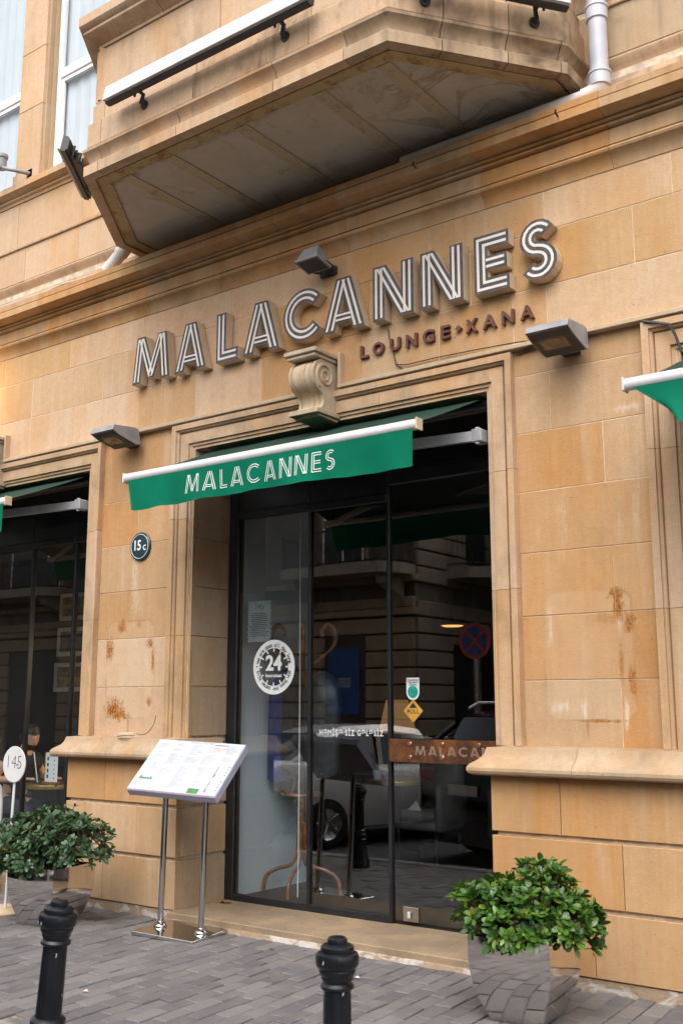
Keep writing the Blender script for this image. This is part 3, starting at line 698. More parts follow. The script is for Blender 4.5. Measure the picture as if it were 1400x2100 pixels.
# ---------------------------------------------------------------- the bay
BC = -4.87
def bayp(d=0.0): return [(BC-2.255, 0.22), (BC-2.255, -0.15), (BC-1.48, -1.18), (BC+1.48, -1.18), (BC+2.255, -0.15), (BC+2.255, 0.22)]
bay_core = MB()
def inset(d):
    mb, _ = None, None
    P = bayp(); out = []
    Q = [Vector(p) for p in P]
    nor = []
    for a, b in zip(Q, Q[1:]): dd = (b-a).normalized(); nor.append(Vector((dd.y, -dd.x)))
    for i, q in enumerate(Q):
        if i == 0: mv = nor[0]
        elif i == len(Q)-1: mv = nor[-1]
        else: mv = nor[i-1]+nor[i]; mv = mv/max(mv.dot(nor[i]), .2)
        out.append(q + mv*d)
    return [(q.x, q.y) for q in out]
bay_core.prism(inset(-0.14), 5.93, 7.3, lambda u, v, w: Vector((u, v, w)))
bay = bay_core.build("bay", M_DARKJOINT, bld)
B1 = [(-0.22, 5.83), (-0.09, 5.83), (-0.085, 5.806), (0.0, 5.806), (0.0, 5.888), (-0.004, 5.893), (-0.045, 5.897), (-0.045, 5.910), (-0.042, 5.935), (-0.030, 5.965), (-0.008, 5.992), (0.012, 6.008), (0.016, 6.028), (0.006, 6.033), (-0.085, 6.034), (-0.085, 6.054), (-0.22, 6.054)]
B2 = [(-0.22, 6.058), (-0.022, 6.058), (-0.018, 6.064), (-0.018, 6.264), (-0.022, 6.270), (-0.050, 6.274), (-0.050, 6.440), (-0.058, 6.446), (-0.084, 6.450), (-0.074, 6.468), (-0.074, 6.49), (-0.22, 6.49)]
B3 = [(-0.20, 6.494), (-0.086, 6.494), (-0.086, 6.965), (-0.20, 6.965)]
B4 = [(-0.24, 6.969), (-0.070, 6.969), (-0.070, 6.995), (-0.055, 7.002), (-0.02, 7.025), (0.025, 7.045), (0.045, 7.062), (0.045, 7.085), (0.07, 7.10), (0.085, 7.12), (0.085, 7.20), (-0.24, 7.23)]
s_a = 0.37; s_b = s_a + 1.289; s_c = s_b + 2.96; s_d = s_c + 1.289
for prof, nm, mt, cuts in ((B1, "bay_moulding_stone", M_GRIMY, [s_a+.25, s_b-.2, s_b+.17, s_b+1.05, s_b+2.0, s_c-.35, s_c+.38, s_c+.85, s_d-.05]), (B2, "bay_band_stone", M_GRIMY, [s_a+.3, s_b+.17, s_b+1.2, s_b+2.3, s_c+.4, s_c+.87]), (B3, "bay_panel_stone", M_STONE, [s_a+.3, s_b, s_b+1.4, s_c, s_c+.8]), (B4, "bay_crown_stone", M_CORN, [s_b+.8, s_b+2.0, s_c+.5])):
    cnt = [0]
    def cf():
        cnt[0] += 1; return sc("grey") if cnt[0] > 6 else sc("pale")
    for o_ in stones(nm, bayp(), prof, PLAN, cuts, 0.007, mt, bay, cf, 30)[:(6 if nm == 'bay_moulding_stone' else 3)]:
        o_.data.materials[0] = M_CORN
ins = inset(-0.108); ins2 = inset(-0.205)
so = MB(); so.prism(inset(-0.108), 5.829, 5.92, lambda u, v, w: Vector((u, v, w))); so.build("soffit", M_SOFFIT, bay)
fr = MB()
for i in range(0, 5):
    a, b, c, d = ins[i], ins[i+1], ins2[i+1], ins2[i]
    lo = [Vector((p[0], p[1], 5.815)) for p in (a, b, c, d)]; hi = [Vector((p[0], p[1], 5.832)) for p in (a, b, c, d)]
    fr.add(lo+hi, [(0, 1, 2, 3), (4, 5, 6, 7), (0, 1, 5, 4), (1, 2, 6, 5), (2, 3, 7, 6), (3, 0, 4, 7)])
fr.build("steel_edge_beam", M_RUSTY, bay)
for xx in (BC-1.22, BC-0.72, BC+0.02, BC+0.75, BC+1.30):
    b_ = MB(); b_.box(xx-.055, xx+.055, -0.96, 0.2, 5.820, 5.834); b_.build("soffit_beam", M_BEAM, bay)

# ---------------------------------------------------------------- entrance step
st = MB(); st.cbox(-6.285, -3.45, -0.085, 0.62, -0.045, 0.018, 0.008)
step = st.build("door_step", M_STEP, bld)
sr = MB(); n = 60
for i in range(n):
    xa = -6.27 + 2.8*i/n; xb_ = -6.27 + 2.8*(i+1)/n
    f = lambda x: -0.097 - 0.010*mnoise.noise(Vector((x*3, 0, 0))) - 0.006*mnoise.noise(Vector((x*13, 3, 0)))
    sr.quad((xa, f(xa)-.012, ZP-.01), (xb_, f(xb_)-.012, ZP-.01), (xb_, f(xb_), -0.030+.012*mnoise.noise(Vector((xb_*5, 7, 0)))), (xa, f(xa), -0.030+.012*mnoise.noise(Vector((xa*5, 7, 0)))))
    sr.quad((xa, f(xa), -0.030+.012*mnoise.noise(Vector((xa*5, 7, 0)))), (xb_, f(xb_), -0.030+.012*mnoise.noise(Vector((xb_*5, 7, 0)))), (xb_, -.08, -.028), (xa, -.08, -.028))
sr.build("step_riser", M_RENDER, step)
for cx in (OPEN[0], OPEN[2]):
    s2 = MB(); s2.cbox(cx-HI+.02, cx+HI-.02, -0.02, 0.62, -0.10, 0.018, 0.008); s2.build("window_sill_step", M_STEP, bld)

# ================================================================== SHOPFRONTS
YG = 0.60
def shopfront(cx, mull, name, heads, rail=True, last_free=True):
    xl, xr = cx-HI, cx+HI
    f = MB(); f.cbox(xl+.002, xl+.115, YG-.02, YG+.06, 0.02, ZHEAD-.002, .006)
    xs = [xl+.115] + mull + [xr-.06]
    fr = f.build(name, M_BLACK, bld); f = MB(); f.cbox(xr-.06, xr-.002, YG-.02, YG+.06, 0.02, ZHEAD-.002, .006); f.build("stile", M_BLACK, fr)
    for i, (a, b) in enumerate(zip(xs, xs[1:])):
        zt = heads[i]; last = last_free and i == len(xs)-2
        hb = MB(); hb.cbox(a, b, YG-.015, YG+.05, zt, ZHEAD-.004, .004); 
        if not last: hb.cbox(a, b, YG-.035, YG-.016, zt-.012, zt+.055, .006)
        hb.build("head_panel", M_BLACK, fr)
        if not last:
            rl = MB(); rl.cbox(a+.003, b-.003, YG-.022, YG+.04, 0.020, 0.072, .005); rl.build("bottom_rail", M_BLACK, fr)
        z0 = 0.045 if last else 0.068
        p = MB(); p.box(a+.004, b-.004, YG+.004, YG+.012, z0, zt+.01); p.build("pane", M_GLASS if last_free else M_GLASSW, fr)
    for mx in mull:
        mm_ = MB(); mm_.cbox(mx-.014, mx+.014, YG-.02, YG+.035, 0.021, max(heads), .004); mm_.build("mullion", M_BLACK, fr)
    for k in range(7):
        lv = MB(); z = 3.44 + k*.022; lv.box(xr-1.3, xr-.065, YG-.034, YG-.016, z, z+.012); lv.build("louvre_slat", M_BLACK, fr)
    return fr
front_door = shopfront(BX, [-5.40, -4.612], "glass_door_front", [3.235, 3.22, 3.345])
shopfront(OPEN[0], [-9.82, -9.085, -8.405], "glass_window_front", [3.24]*4, last_free=False)
shopfront(OPEN[2], [-1.15, -.35], "glass_window_front", [3.24]*3, last_free=False)
# lock plate at the foot of the door leaf
lk = MB(); lk.cbox(-4.508, -4.372, YG-.012, YG+.002, 0.048, 0.152, .004); lock = lk.build("lock_plate", M_STEEL, bld)
l2 = MB(); l2.cbox(-4.458, -4.432, YG-.035, YG-.012, 0.072, 0.122, .006); l2.build("lock_cylinder", M_LTGREY, lock)
# copper handle plate on the door leaf
hp = MB(); hp.cbox(-4.575, -3.50, YG-.075, YG-.062, 1.192, 1.362, .003); handle = hp.build("handle_plate", M_COPPER, bld)
for bx in (-4.385, -4.105, -3.80):
    for bz in (1.232, 1.330):
        b_ = MB(); b_.lathe([(0, .0), (.017, .0), (.017, .008), (.012, .013), (0, .014)], 14, (bx, YG-.075, bz), Matrix.Rotation(R(90), 3, 'X')); b_.build("bolt", M_COPPERB, handle, smooth=40)
for bx in (-4.45, -3.65):
    b_ = MB(); b_.tube([(bx, YG-.065, 1.277), (bx, YG+.004, 1.277)], .012, 8); b_.build("standoff", M_STEEL, handle)

# ================================================================== INTERIOR (seen through the glass)
ZF = 0.03
def st_box(name, mat, *b): return tag(MB().box(*b).build(name, mat), kind="structure")
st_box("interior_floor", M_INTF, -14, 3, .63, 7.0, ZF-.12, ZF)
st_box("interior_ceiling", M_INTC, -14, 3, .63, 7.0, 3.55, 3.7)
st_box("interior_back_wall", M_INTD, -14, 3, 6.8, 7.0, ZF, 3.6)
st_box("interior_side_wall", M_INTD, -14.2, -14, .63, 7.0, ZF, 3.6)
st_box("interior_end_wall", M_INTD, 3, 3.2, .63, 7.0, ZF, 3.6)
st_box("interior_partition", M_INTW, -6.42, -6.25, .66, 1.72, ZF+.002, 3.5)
st_box("interior_light_stop_wall", M_INTD, -7.25, -7.12, .63, 2.61, ZF+.002, 3.5)  # added wall, out of view, keeps the fill lamp off the door room
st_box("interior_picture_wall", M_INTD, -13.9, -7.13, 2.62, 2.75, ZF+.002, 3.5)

# ================================================================== LETTERS
def clip(poly, z0, z1):
    for s, lim in ((1, z0), (-1, z1)):
        out = []
        for i in range(len(poly)):
            a, b = poly[i], poly[(i+1) % len(poly)]
            da, db = s*(a[1]-lim), s*(b[1]-lim)
            if da >= 0: out.append(a)
            if (da >= 0) != (db >= 0):
                t = da/(da-db); out.append((a[0]+(b[0]-a[0])*t, a[1]+(b[1]-a[1])*t))
        poly = out
        if len(poly) < 3: return []
    return poly
def arc(cx, cy, r, a0, a1, n): return [(cx+r*math.cos(R(a0+(a1-a0)*i/n)), cy+r*math.sin(R(a0+(a1-a0)*i/n))) for i in range(n+1)]
SW = 0.25
def strokes(ch):
    w = SW; h = w/2
    if ch == 'L': return .565, [[(h, 1), (h, h), (.565, h)]]
    if ch == 'E': return .63, [[(.63, 1-h), (h, 1-h), (h, h), (.63, h)], [(h+.05, .5), (.59, .5)]]
    if ch == 'A': return .90, [[(.115, -.05), (.45, 1.10)], [(.785, -.05), (.45, 1.10)], [(.27, .255), (.63, .255)]]
    if ch == 'M': return 1.08, [[(.115, -.05), (.235, 1.05)], [(.20, 1.10), (.56, .10)], [(.88, 1.10), (.52, .10)], [(.965, -.05), (.845, 1.05)]]
    if ch == 'N': return .81, [[(.11, -.02), (.11, 1.02)], [(.07, 1.10), (.74, -.10)], [(.70, -.02), (.70, 1.02)]]
    if ch == 'C': return .87, [arc(.5, .5, .375, 38, 322, 22)]
    if ch == 'S': return .66, [arc(.34, .692, .183, 28, 270, 12) + arc(.34, .308, .192, 90, -152, 12)[1:]]
def offs(pl, d):
    P = [Vector(p) for p in pl]; out = []
    ns = [Vector((-(b-a).y, (b-a).x)).normalized() for a, b in zip(P, P[1:])]
    for i, p in enumerate(P):
        if i == 0: mv = ns[0]
        elif i == len(P)-1: mv = ns[-1]
        else: mv = ns[i-1]+ns[i]; mv = mv/max(mv.dot(ns[i]), .3)
        out.append(p + mv*d)
    return out
def trim(pl, e):
    P = [Vector(p) for p in pl]; a = (P[1]-P[0]).normalized(); b = (P[-2]-P[-1]).normalized()
    return [tuple(P[0]+a*e)] + [tuple(p) for p in P[1:-1]] + [tuple(P[-1]+b*e)]
def letter_polys(ch, sw=.090):
    W, ST = strokes(ch); bodies = []; strips = []
    thin = {'M': .225, 'N': .25, 'A': .25}.get(ch, SW)
    for k, pl in enumerate(ST):
        w = thin if not (ch == 'A' and k == 2) else .2
        a, b = offs(pl, w/2), offs(pl, -w/2); qs = []
        for i in range(len(pl)-1):
            q = clip([tuple(a[i]), tuple(a[i+1]), tuple(b[i+1]), tuple(b[i])], .004*k, 1-.004*k)
            if q: qs.append(q)
        bodies.append(qs)
        for d in (-.215*w, .215*w):
            ti = trim(pl, .045 if ch in 'LECS' else .02); s_ = []
            u, v = offs(ti, d+sw*w), offs(ti, d-sw*w)
            for i in range(len(ti)-1):
                q = clip([tuple(u[i]), tuple(u[i+1]), tuple(v[i+1]), tuple(v[i])], .045, .955)
                if q: s_.append(q)
            strips.append(s_)
    return W, bodies, strips
WORD = "MALACANNES"
LX = [(a*1.00726, b*1.00726) for a, b in [(-6.983, -6.504), (-6.441, -6.065), (-5.944, -5.699), (-5.642, -5.246), (-5.205, -4.832), (-4.799, -4.398), (-4.314, -3.963), (-3.887, -3.542), (-3.442, -3.166), (-3.095, -2.806)]]
LZ, LH, LY = 4.4828, 0.440, 0.025
NTH = ["first", "second", "third", "fourth", "fifth", "sixth", "seventh", "eighth", "ninth", "tenth"]
def letter_label(i, ch):
    if ch == 'M': return "large striped channel letter M at the left end of the sign over the door"
    if ch == 'S': return "large striped channel letter S at the right end of the sign over the door"
    return "large striped channel letter %s, %s letter of the big sign over the door" % (ch, NTH[i])
for i, ch in enumerate(WORD):
    x0, x1 = LX[i]; W, bodies, strips = letter_polys(ch)
    sx = (x1-x0)/W
    L = thing("sign_letter", letter_label(i, ch), "letter", (x0, LY, LZ), group="letters of the big sign")
    side = MB(); face = MB(); inl = MB()
    for k, qs in enumerate(bodies):
        for q in qs:
            P2 = [(x0 + u*sx, LZ + v*LH) for u, v in q]
            side.prism(P2, LY+.002+.0008*k, 0.112+.0006*k, ELEV)
            face.prism(P2, LY+.0009*k, LY+.0019+.0009*k, ELEV)
    for k, qs in enumerate(strips):
        for q in qs:
            P2 = [(x0 + u*sx, LZ + v*LH) for u, v in q]
            inl.prism(P2, LY-.0022-.0007*k, LY-.0010, ELEV)
    side.build("side_return", M_SIDE, L); face.build("face", M_FACE, L); inl.build("white_inlay", M_STRIPE, L)
# smaller brown letters LOUNGE . XANA
def cap_letters():
    items = [('L', -4.522, -4.448), ('O', -4.404, -4.302), ('U', -4.246, -4.154), ('N', -4.099, -4.003), ('G', -3.952, -3.854), ('E', -3.794, -3.721), ('X', -3.586, -3.493), ('A', -3.448, -3.341), ('N', -3.294, -3.201), ('A', -3.150, -3.048)]
    for i, (ch, x0, x1) in enumerate(items):
        vs, fs = text_geo(ch, 0.14, 0.0035)
        mnx, mxx = min(v[0] for v in vs), max(v[0] for v in vs); mny, mxy = min(v[1] for v in vs), max(v[1] for v in vs)
        z0, zh = 4.247, 0.100
        mp = lambda u, v, w: Vector((x0 + (u-mnx)/(mxx-mnx)*(x1-x0), w, z0 + (v-mny)/(mxy-mny)*zh))
        mb = MB(); n = len(vs)
        V = [mp(u, v, 0.088) for u, v in vs] + [mp(u, v, 0.118) for u, v in vs]
        ec = {}
        for f in fs:
            for a, b in zip(f, f[1:]+f[:1]): ec[(a, b)] = 1
        F = list(fs) + [tuple(reversed([j+n for j in f])) for f in fs] + [(a, b, b+n, a+n) for (a, b) in ec if (b, a) not in ec]
        mb.add(V, F)
        word = "LOUNGE" if i < 6 else "XANA"; pos = i if i < 6 else i-6
        o = mb.build("small_sign_letter", M_BROWN, None, org=(x0, .118, z0))
        tag(o, "small dark brown letter %s, %s letter of the word %s under the big sign" % (ch, NTH[pos], word), "letter", "small letters under the big sign")
    d = MB(); cx, cz, h = -3.648, 4.300, .026
    d.prism([(cx-h, cz), (cx, cz+h), (cx+h, cz), (cx, cz-h)], .09, .118, ELEV)
    tag(d.build("sign_diamond", M_BROWN, None, org=(cx, .118, cz)), "small brown diamond between the words LOUNGE and XANA", "sign mark")
cap_letters()
def inline_word(mb, x0, x1, z0, h, mp, gap=.12):
    """the same inline lettering drawn as white stripes"""
    ws = [strokes(c)[0] for c in WORD]; tot = sum(ws) + gap*(len(ws)-1); k = (x1-x0)/tot; x = x0
    for c, w in zip(WORD, ws):
        W, bodies, strips = letter_polys(c, .066)
        for j, qs in enumerate(strips):
            for q in qs:
                n = len(q); mb.add([mp(x+u*k, z0+v*h, .0003*j) for u, v in q], [tuple(range(n))])
        x += (w+gap)*k
# raised inline letters on the copper handle plate
hl = MB()
inline_word(hl, -4.345, -3.47, 1.243, .072, lambda u, v, w: Vector((u, YG-.0765-w, v)), .14)
hl.build("lettering", M_COPPERL, handle, recalc=False)

# ================================================================== AWNINGS
def awning(cx, label, curl=False, lettering=True):
    hw = 1.37; yb, zb = -0.70, 3.385
    A = thing("awning", label, "awning", (cx, 0.15, 3.6), group="green awnings over the openings")
    bar = MB(); prof = [(.033*math.cos(t*math.pi/8)*(1.0), .037*math.sin(t*math.pi/8)) for t in range(16)]
    bar.prism(prof, cx-hw, cx+hw, lambda u, v, w: Vector((w, yb+u, zb+v))); bar.build("front_bar", M_WHITE, A, smooth=50)
    for s in (-1, 1):
        e = MB(); e.cbox(cx+s*hw-(.0 if s > 0 else .012), cx+s*hw+(.012 if s > 0 else .0), yb-.036, yb+.04, zb-.04, zb+.04, .004); e.build("end_cap", M_SIDE if s > 0 else M_WHITE, A)
    fb = MB(); n = 24; rows = 10
    P = lambda i, j: Vector((cx-hw+.03+(2*hw-.06)*i/n, yb + .02 + (.22-yb)*j/rows, zb+.02 + (3.77-zb)*j/rows - .012*math.sin(math.pi*j/rows) + .006*math.sin(i*1.1)*math.sin(math.pi*j/rows)))
    for i in range(n):
        for j in range(rows): fb.quad(P(i, j), P(i+1, j), P(i+1, j+1), P(i, j+1))
    fb.build("canopy", M_CANVSHADE, A, smooth=60)
    vl = MB(); n, m_ = 60, 10
    def V(i, j):
        u, t = i/n, j/m_; x = cx-hw+.045 + (2*hw-.075)*u; drop = .245 + .008*math.sin(u*9) + .004*math.sin(u*33)
        y = yb-.022 + .016*math.sin(u*15+.6)*t + .012*math.sin(u*37)*t*t + .006*math.sin(u*71+1)*t - .02*t*(1-u)*math.exp(-u*5)
        z = zb-.026-drop*t
        if not curl and u < .035: x += .055*t*(1-u/.035)
        if curl:
            k = max(0.0, 1-u/.16); x += .30*t*k*k*.9; y += -.10*t*math.sin(math.pi*min(1, u/.16))*.8*t; z = zb-.026-(drop+.05*(1-k))*t*(1-.12*k)
        return Vector((x, y, z))
    for i in range(n):
        for j in range(m_): vl.quad(V(i, j), V(i+1, j), V(i+1, j+1), V(i, j+1))
    va = vl.build("valance", M_GREEN, A, smooth=70)
    if lettering:
        tx = MB(); 
        def mp(u, v, w):
            uu = (u - (cx-hw+.045))/(2*hw-.075); t = (zb-.026-v)/.245
            y = yb-.022 + .016*math.sin(uu*15+.6)*t + .012*math.sin(uu*37)*t*t + .006*math.sin(uu*71+1)*t
            return Vector((u, y-.0035-w, v))
        inline_word(tx, cx-.685, cx+.735, 3.164, .156, mp, .13); tag(tx.build("lettering", M_VALTXT, va, recalc=False), kind="stuff")
    rl = MB(); rl.tube([(cx-hw, .26, 3.745), (cx+hw, .26, 3.745)], .042, 14); rl.build("roller", M_BLACK, A, smooth=50)
    for s in (-1, 1):
        sh = Vector((cx+s*1.36, .10, 3.475)); el = Vector((cx+s*.42, -.22, 3.425)); tip = Vector((cx+s*1.22, yb+.03, 3.385))
        def arm(a, b, w, h):
            d = (b-a).normalized(); sd_ = Vector((d.y, -d.x, 0)).normalized(); up = sd_.cross(d); mb = MB(); vs = []
            for p in (a, b):
                for (q, r_) in ((-w, -h), (w, -h), (w, h), (-w, h)): vs.append(p + sd_*q + up*r_)
            mb.add(vs, [(0, 1, 2, 3), (4, 5, 6, 7), (0, 1, 5, 4), (1, 2, 6, 5), (2, 3, 7, 6), (3, 0, 4, 7)]); return mb
        ar = arm(sh, el, .02, .036).build("arm", M_ARM, A)
        arm(el + Vector((0, -.02, 0)), tip, .016, .028).build("forearm", M_ARM, ar)
        k = MB(); k.cbox(sh.x-.04, sh.x+.04, sh.y-.035, sh.y+.09, sh.z-.048, sh.z+.048, .008); k.tube([(sh.x, sh.y-.01, sh.z-.06), (sh.x, sh.y-.01, sh.z+.06)], .018, 10); k.build("shoulder_joint", M_ARM, ar)
        k2 = MB(); k2.tube([(el.x, el.y-.01, el.z-.05), (el.x, el.y-.01, el.z+.05)], .028, 12); k2.build("elbow_joint", M_LTGREY, ar, smooth=50)
    return A
awning(-4.87, "green awning with a white MALACANNES valance over the cafe door")
awning(BX-SP-.02, "green awning over the window left of the cafe door", lettering=True)
awning(-0.745, "green awning with a curled valance corner at the right edge", curl=True, lettering=False)

# ================================================================== LAMPS AND SERVICES ON THE WALL
def bar_lamp(p0, p1, out, label):
    """long LED wall washer between p0 and p1; out = outward horizontal direction"""
    p0, p1, out = Vector(p0), Vector(p1), Vector(out).normalized(); d = (p1-p0).normalized(); up = Vector((0, 0, 1))
    A = thing("linear_floodlight", label, "lamp", tuple((p0+p1)/2), group="long bar floodlights on the bay")
    tilt = (up*.18 + out*.98).normalized(); sid = d.cross(tilt).normalized()
    if sid.z < 0: sid = -sid
    def bx(a, b, c, e, mat, name):      # a..b along tilt, c..e along sid
        mb = MB(); vs = []
        for p in (p0, p1):
            for (q, r_) in ((a, c), (b, c), (b, e), (a, e)): vs.append(p + tilt*q + sid*r_)
        mb.add(vs, [(0, 1, 2, 3), (4, 5, 6, 7), (0, 1, 5, 4), (1, 2, 6, 5), (2, 3, 7, 6), (3, 0, 4, 7)]); return mb.build(name, mat, A)
    bx(-.035, .008, -.062, .072, M_DARK, "housing"); bx(.0085, .036, -.050, .076, M_LTGREY, "lens_cover"); bx(-.052, -.0355, -.045, .055, M_DARK, "heat_sink")
    for t in (.14, .84):
        c = p0.lerp(p1, t); mb = MB(); w = c - out*.13 - up*.10
        mb.tube([c - tilt*.06, c - tilt*.10 - out*.02, w + out*.03, w], .017, 8); mb.tube([w, w - out*.012], .038, 12)
        for s in (-1, 1): mb.tube([c + d*.035*s - tilt*.07 - sid*.04, c + d*.035*s - tilt*.07 + sid*.05], .010, 6)
        mb.build("bracket", M_DARK, A, smooth=50)
    return A
bar_lamp((-5.955, -1.30, 6.30), (-3.93, -1.30, 6.30), (0, -1, 0), "long light grey bar floodlight along the front of the bay")
nl = Vector((-.8, -.6, 0)); nr = Vector((.8, -.6, 0))
bar_lamp(Vector((-7.12, -.46, 6.20)) + nl*.05, Vector((-6.60, -1.15, 6.20)) + nl*.05, nl, "bar floodlight on the left slanted side of the bay")
bar_lamp(Vector((-3.22, -1.17, 6.25)), Vector((-2.545, -.27, 6.25)), nr, "bar floodlight on the right slanted side of the bay")

def bulkhead(cx, label):
    A = thing("wall_lamp", label, "lamp", (cx, .12, 4.0), group="grey box lamps beside the door")
    hw = .150; hd = MB()
    pr = [(.02, 4.050), (-.02, 4.060), (-.265, 4.036), (-.280, 3.992), (-.20, 3.957), (.0, 3.910), (.045, 3.918)]
    hd.prism(pr, cx-hw, cx+hw, lambda u, v, w: Vector((w, u, v)))
    h = hd.build("housing", M_GREYM, A); 
    bm_ = MB(); nrm = Vector((0, .20, -.05)); a = Vector((0, -.245, 3.975)); b = Vector((0, -.02, 3.912)); dn = Vector((0, -.28, -.96))*.011
    for (xa, xb_, t0, t1, mat, nm) in ((cx-.095, cx+.085, .18, .72, M_PRINTY, "lens"),):
        p, q = a.lerp(b, t0)+dn, a.lerp(b, t1)+dn
        mb = MB(); mb.add([Vector((xa, p.y, p.z)), Vector((xb_, p.y, p.z)), Vector((xb_, q.y, q.z)), Vector((xa, q.y, q.z)), Vector((xa, p.y, p.z+.006)), Vector((xb_, p.y, p.z+.006)), Vector((xb_, q.y, q.z+.006)), Vector((xa, q.y, q.z+.006))], [(0, 1, 2, 3), (4, 5, 6, 7), (0, 1, 5, 4), (1, 2, 6, 5), (2, 3, 7, 6), (3, 0, 4, 7)]); mb.build(nm, M_LENS, A)
    gp = MB(); gp.prism([(-.268, 3.983), (-.20, 3.954), (.0, 3.907), (.0, 3.9035), (-.20, 3.9505), (-.268, 3.9795)], cx-hw+.012, cx+hw-.012, lambda u, v, w: Vector((w, u, v))); gp.build("underside_cover", M_DARK, A)
    g = MB(); g.cbox(cx-.06, cx+.06, .03, .125, 3.92, 4.03, .006); g.build("wall_bracket", M_DARK, A)
    sm = MB(); sm.tube([(cx-hw-.001, -.27, 4.006), (cx+hw+.001, -.27, 4.006)], .004, 6); sm.build("seam", M_DARK, A)
    return A
M_LENS = simple("amber_lens", (0.16, 0.095, 0.04), 0.25, var=0.4, scale=14, coat=0.5)
bulkhead(-2.785, "grey box lamp on the wall right of the cafe door"); bulkhead(-7.065, "grey box lamp on the wall left of the cafe door")

fl = thing("floodlight", "square grey floodlight mounted above the letter C of the sign", "lamp", (-4.79, .12, 5.08))
def trap(cx, cy, zt, zb_, wt, dt, wb, db, tilt):
    M_ = Matrix.Translation((cx, cy, 0)) @ Matrix.Translation((0, 0, zb_)) @ Matrix.Rotation(tilt, 4, 'X') @ Matrix.Translation((0, 0, -zb_))
    vs = [M_ @ Vector((sx*w, sy*d, z)) for z, w, d in ((zb_, wb, db), (zt, wt, dt)) for sx, sy in ((-1, -1), (1, -1), (1, 1), (-1, 1))]
    return vs, [(0, 1, 2, 3), (4, 5, 6, 7), (0, 1, 5, 4), (1, 2, 6, 5), (2, 3, 7, 6), (3, 0, 4, 7)]
mb = MB(); mb.add(*trap(-4.85, -.09, 5.17, 5.06, .075, .05, .10, .08, R(-12))); mb.build("housing", M_GREYM, fl)
mb = MB(); mb.add(*trap(-4.85, -.09, 5.0585, 5.038, .115, .092, .115, .092, R(-12))); mb.build("front_frame", M_GREYM, fl)
mb = MB(); mb.add(*trap(-4.85, -.087, 5.0375, 5.034, .098, .076, .098, .076, R(-12))); mb.build("glass", M_DARK, fl)
mb = MB(); mb.tube([(-4.745, -.05, 5.06), (-4.75, .04, 5.05), (-4.78, .11, 5.045)], .011, 8); mb.tube([(-4.955, -.05, 5.06), (-4.95, .04, 5.05), (-4.90, .11, 5.045)], .011, 8); mb.cbox(-4.92, -4.76, .085, .125, 5.01, 5.08, .006); mb.build("bracket", M_DARK, fl, smooth=50)
mb = MB(); mb.cbox(-4.86, -4.84, -.165, -.145, 5.06, 5.085, .003); mb.build("latch", M_DARK, fl)

# small spot on the upper pilaster
A = thing("spot_lamp", "small grey spot lamp on a bent arm by the upper window", "lamp", (-8.95, .15, 7.25))
mb = MB(); mb.tube([(-8.93, .17, 7.25), (-8.96, .02, 7.23), (-9.08, -.04, 7.27), (-9.16, -.03, 7.31)], .022, 8); mb.build("arm", M_GREYM, A, smooth=50)
mb = MB(); mb.lathe([(0, 0), (.05, 0), (.055, .02), (.055, .12), (.068, .125), (.068, .16), (0, .162)], 16, (-9.18, -.03, 7.30)); mb.build("lamp_head", M_GREYM, A, smooth=40)
mb = MB(); mb.cbox(-8.97, -8.88, .15, .17, 7.20, 7.30, .004); mb.build("base_plate", M_GREYM, A)

# rain pipes
dp = thing("drainpipe", "grey plastic drainpipe standing on the cornice right of the bay", "pipe", (-2.47, .06, 5.68))
mb = MB(); px, py = -2.47, .04
mb.tube([(px, py, 5.78), (px, py, 9.8)], .064, 18); mb.build("pipe", M_PVC, dp, smooth=50)
for z in (5.80, 6.30): mb = MB(); mb.lathe([(.064, z-.055), (.074, z-.05), (.074, z+.035), (.080, z+.038), (.080, z+.055), (.064, z+.058)], 18, (px, py, 0)); mb.build("collar", M_PVC, dp, smooth=40)
mb = MB(); mb.tube([(px, py, 5.79), (px-.005, py, 5.755), (px-.03, py, 5.725), (px-.07, py, 5.712), (px-.12, py, 5.708)], .066, 16); mb.build("elbow", M_PVCW, dp, smooth=50)
mb = MB(); mb.tube([(px-.10, py, 5.708), (px-1.6, py, 5.706)], .058, 16); mb.build("horizontal_pipe", M_PVCW, dp, smooth=50)
dl = thing("drainpipe", "short slanted white drain pipe under the left end of the bay", "pipe", (-7.3, .05, 5.68))
mb = MB(); mb.tube([(-7.10, .06, 5.95), (-7.19, .04, 5.90), (-7.42, .0, 5.68)], .06, 16); mb.build("pipe", M_PVCW, dl, smooth=50)
mb = MB(); mb.tube([(-7.22, .036, 5.875), (-7.27, .028, 5.825)], .069, 16); mb.build("collar", M_PVCW, dl, smooth=50)
wc = MB(); wc.tube([(-9.9, -.075, 5.655), (-9.0, -.07, 5.662), (-8.2, -.075, 5.656), (-7.95, -.06, 5.68), (-7.8, -.07, 5.658), (-7.45, -.05, 5.66)], .011, 6)
tag(wc.build("cable", M_PVCW, None, org=(-8.6, -.07, 5.66), smooth=60), "white cable lying along the cornice edge at the left", "cable")

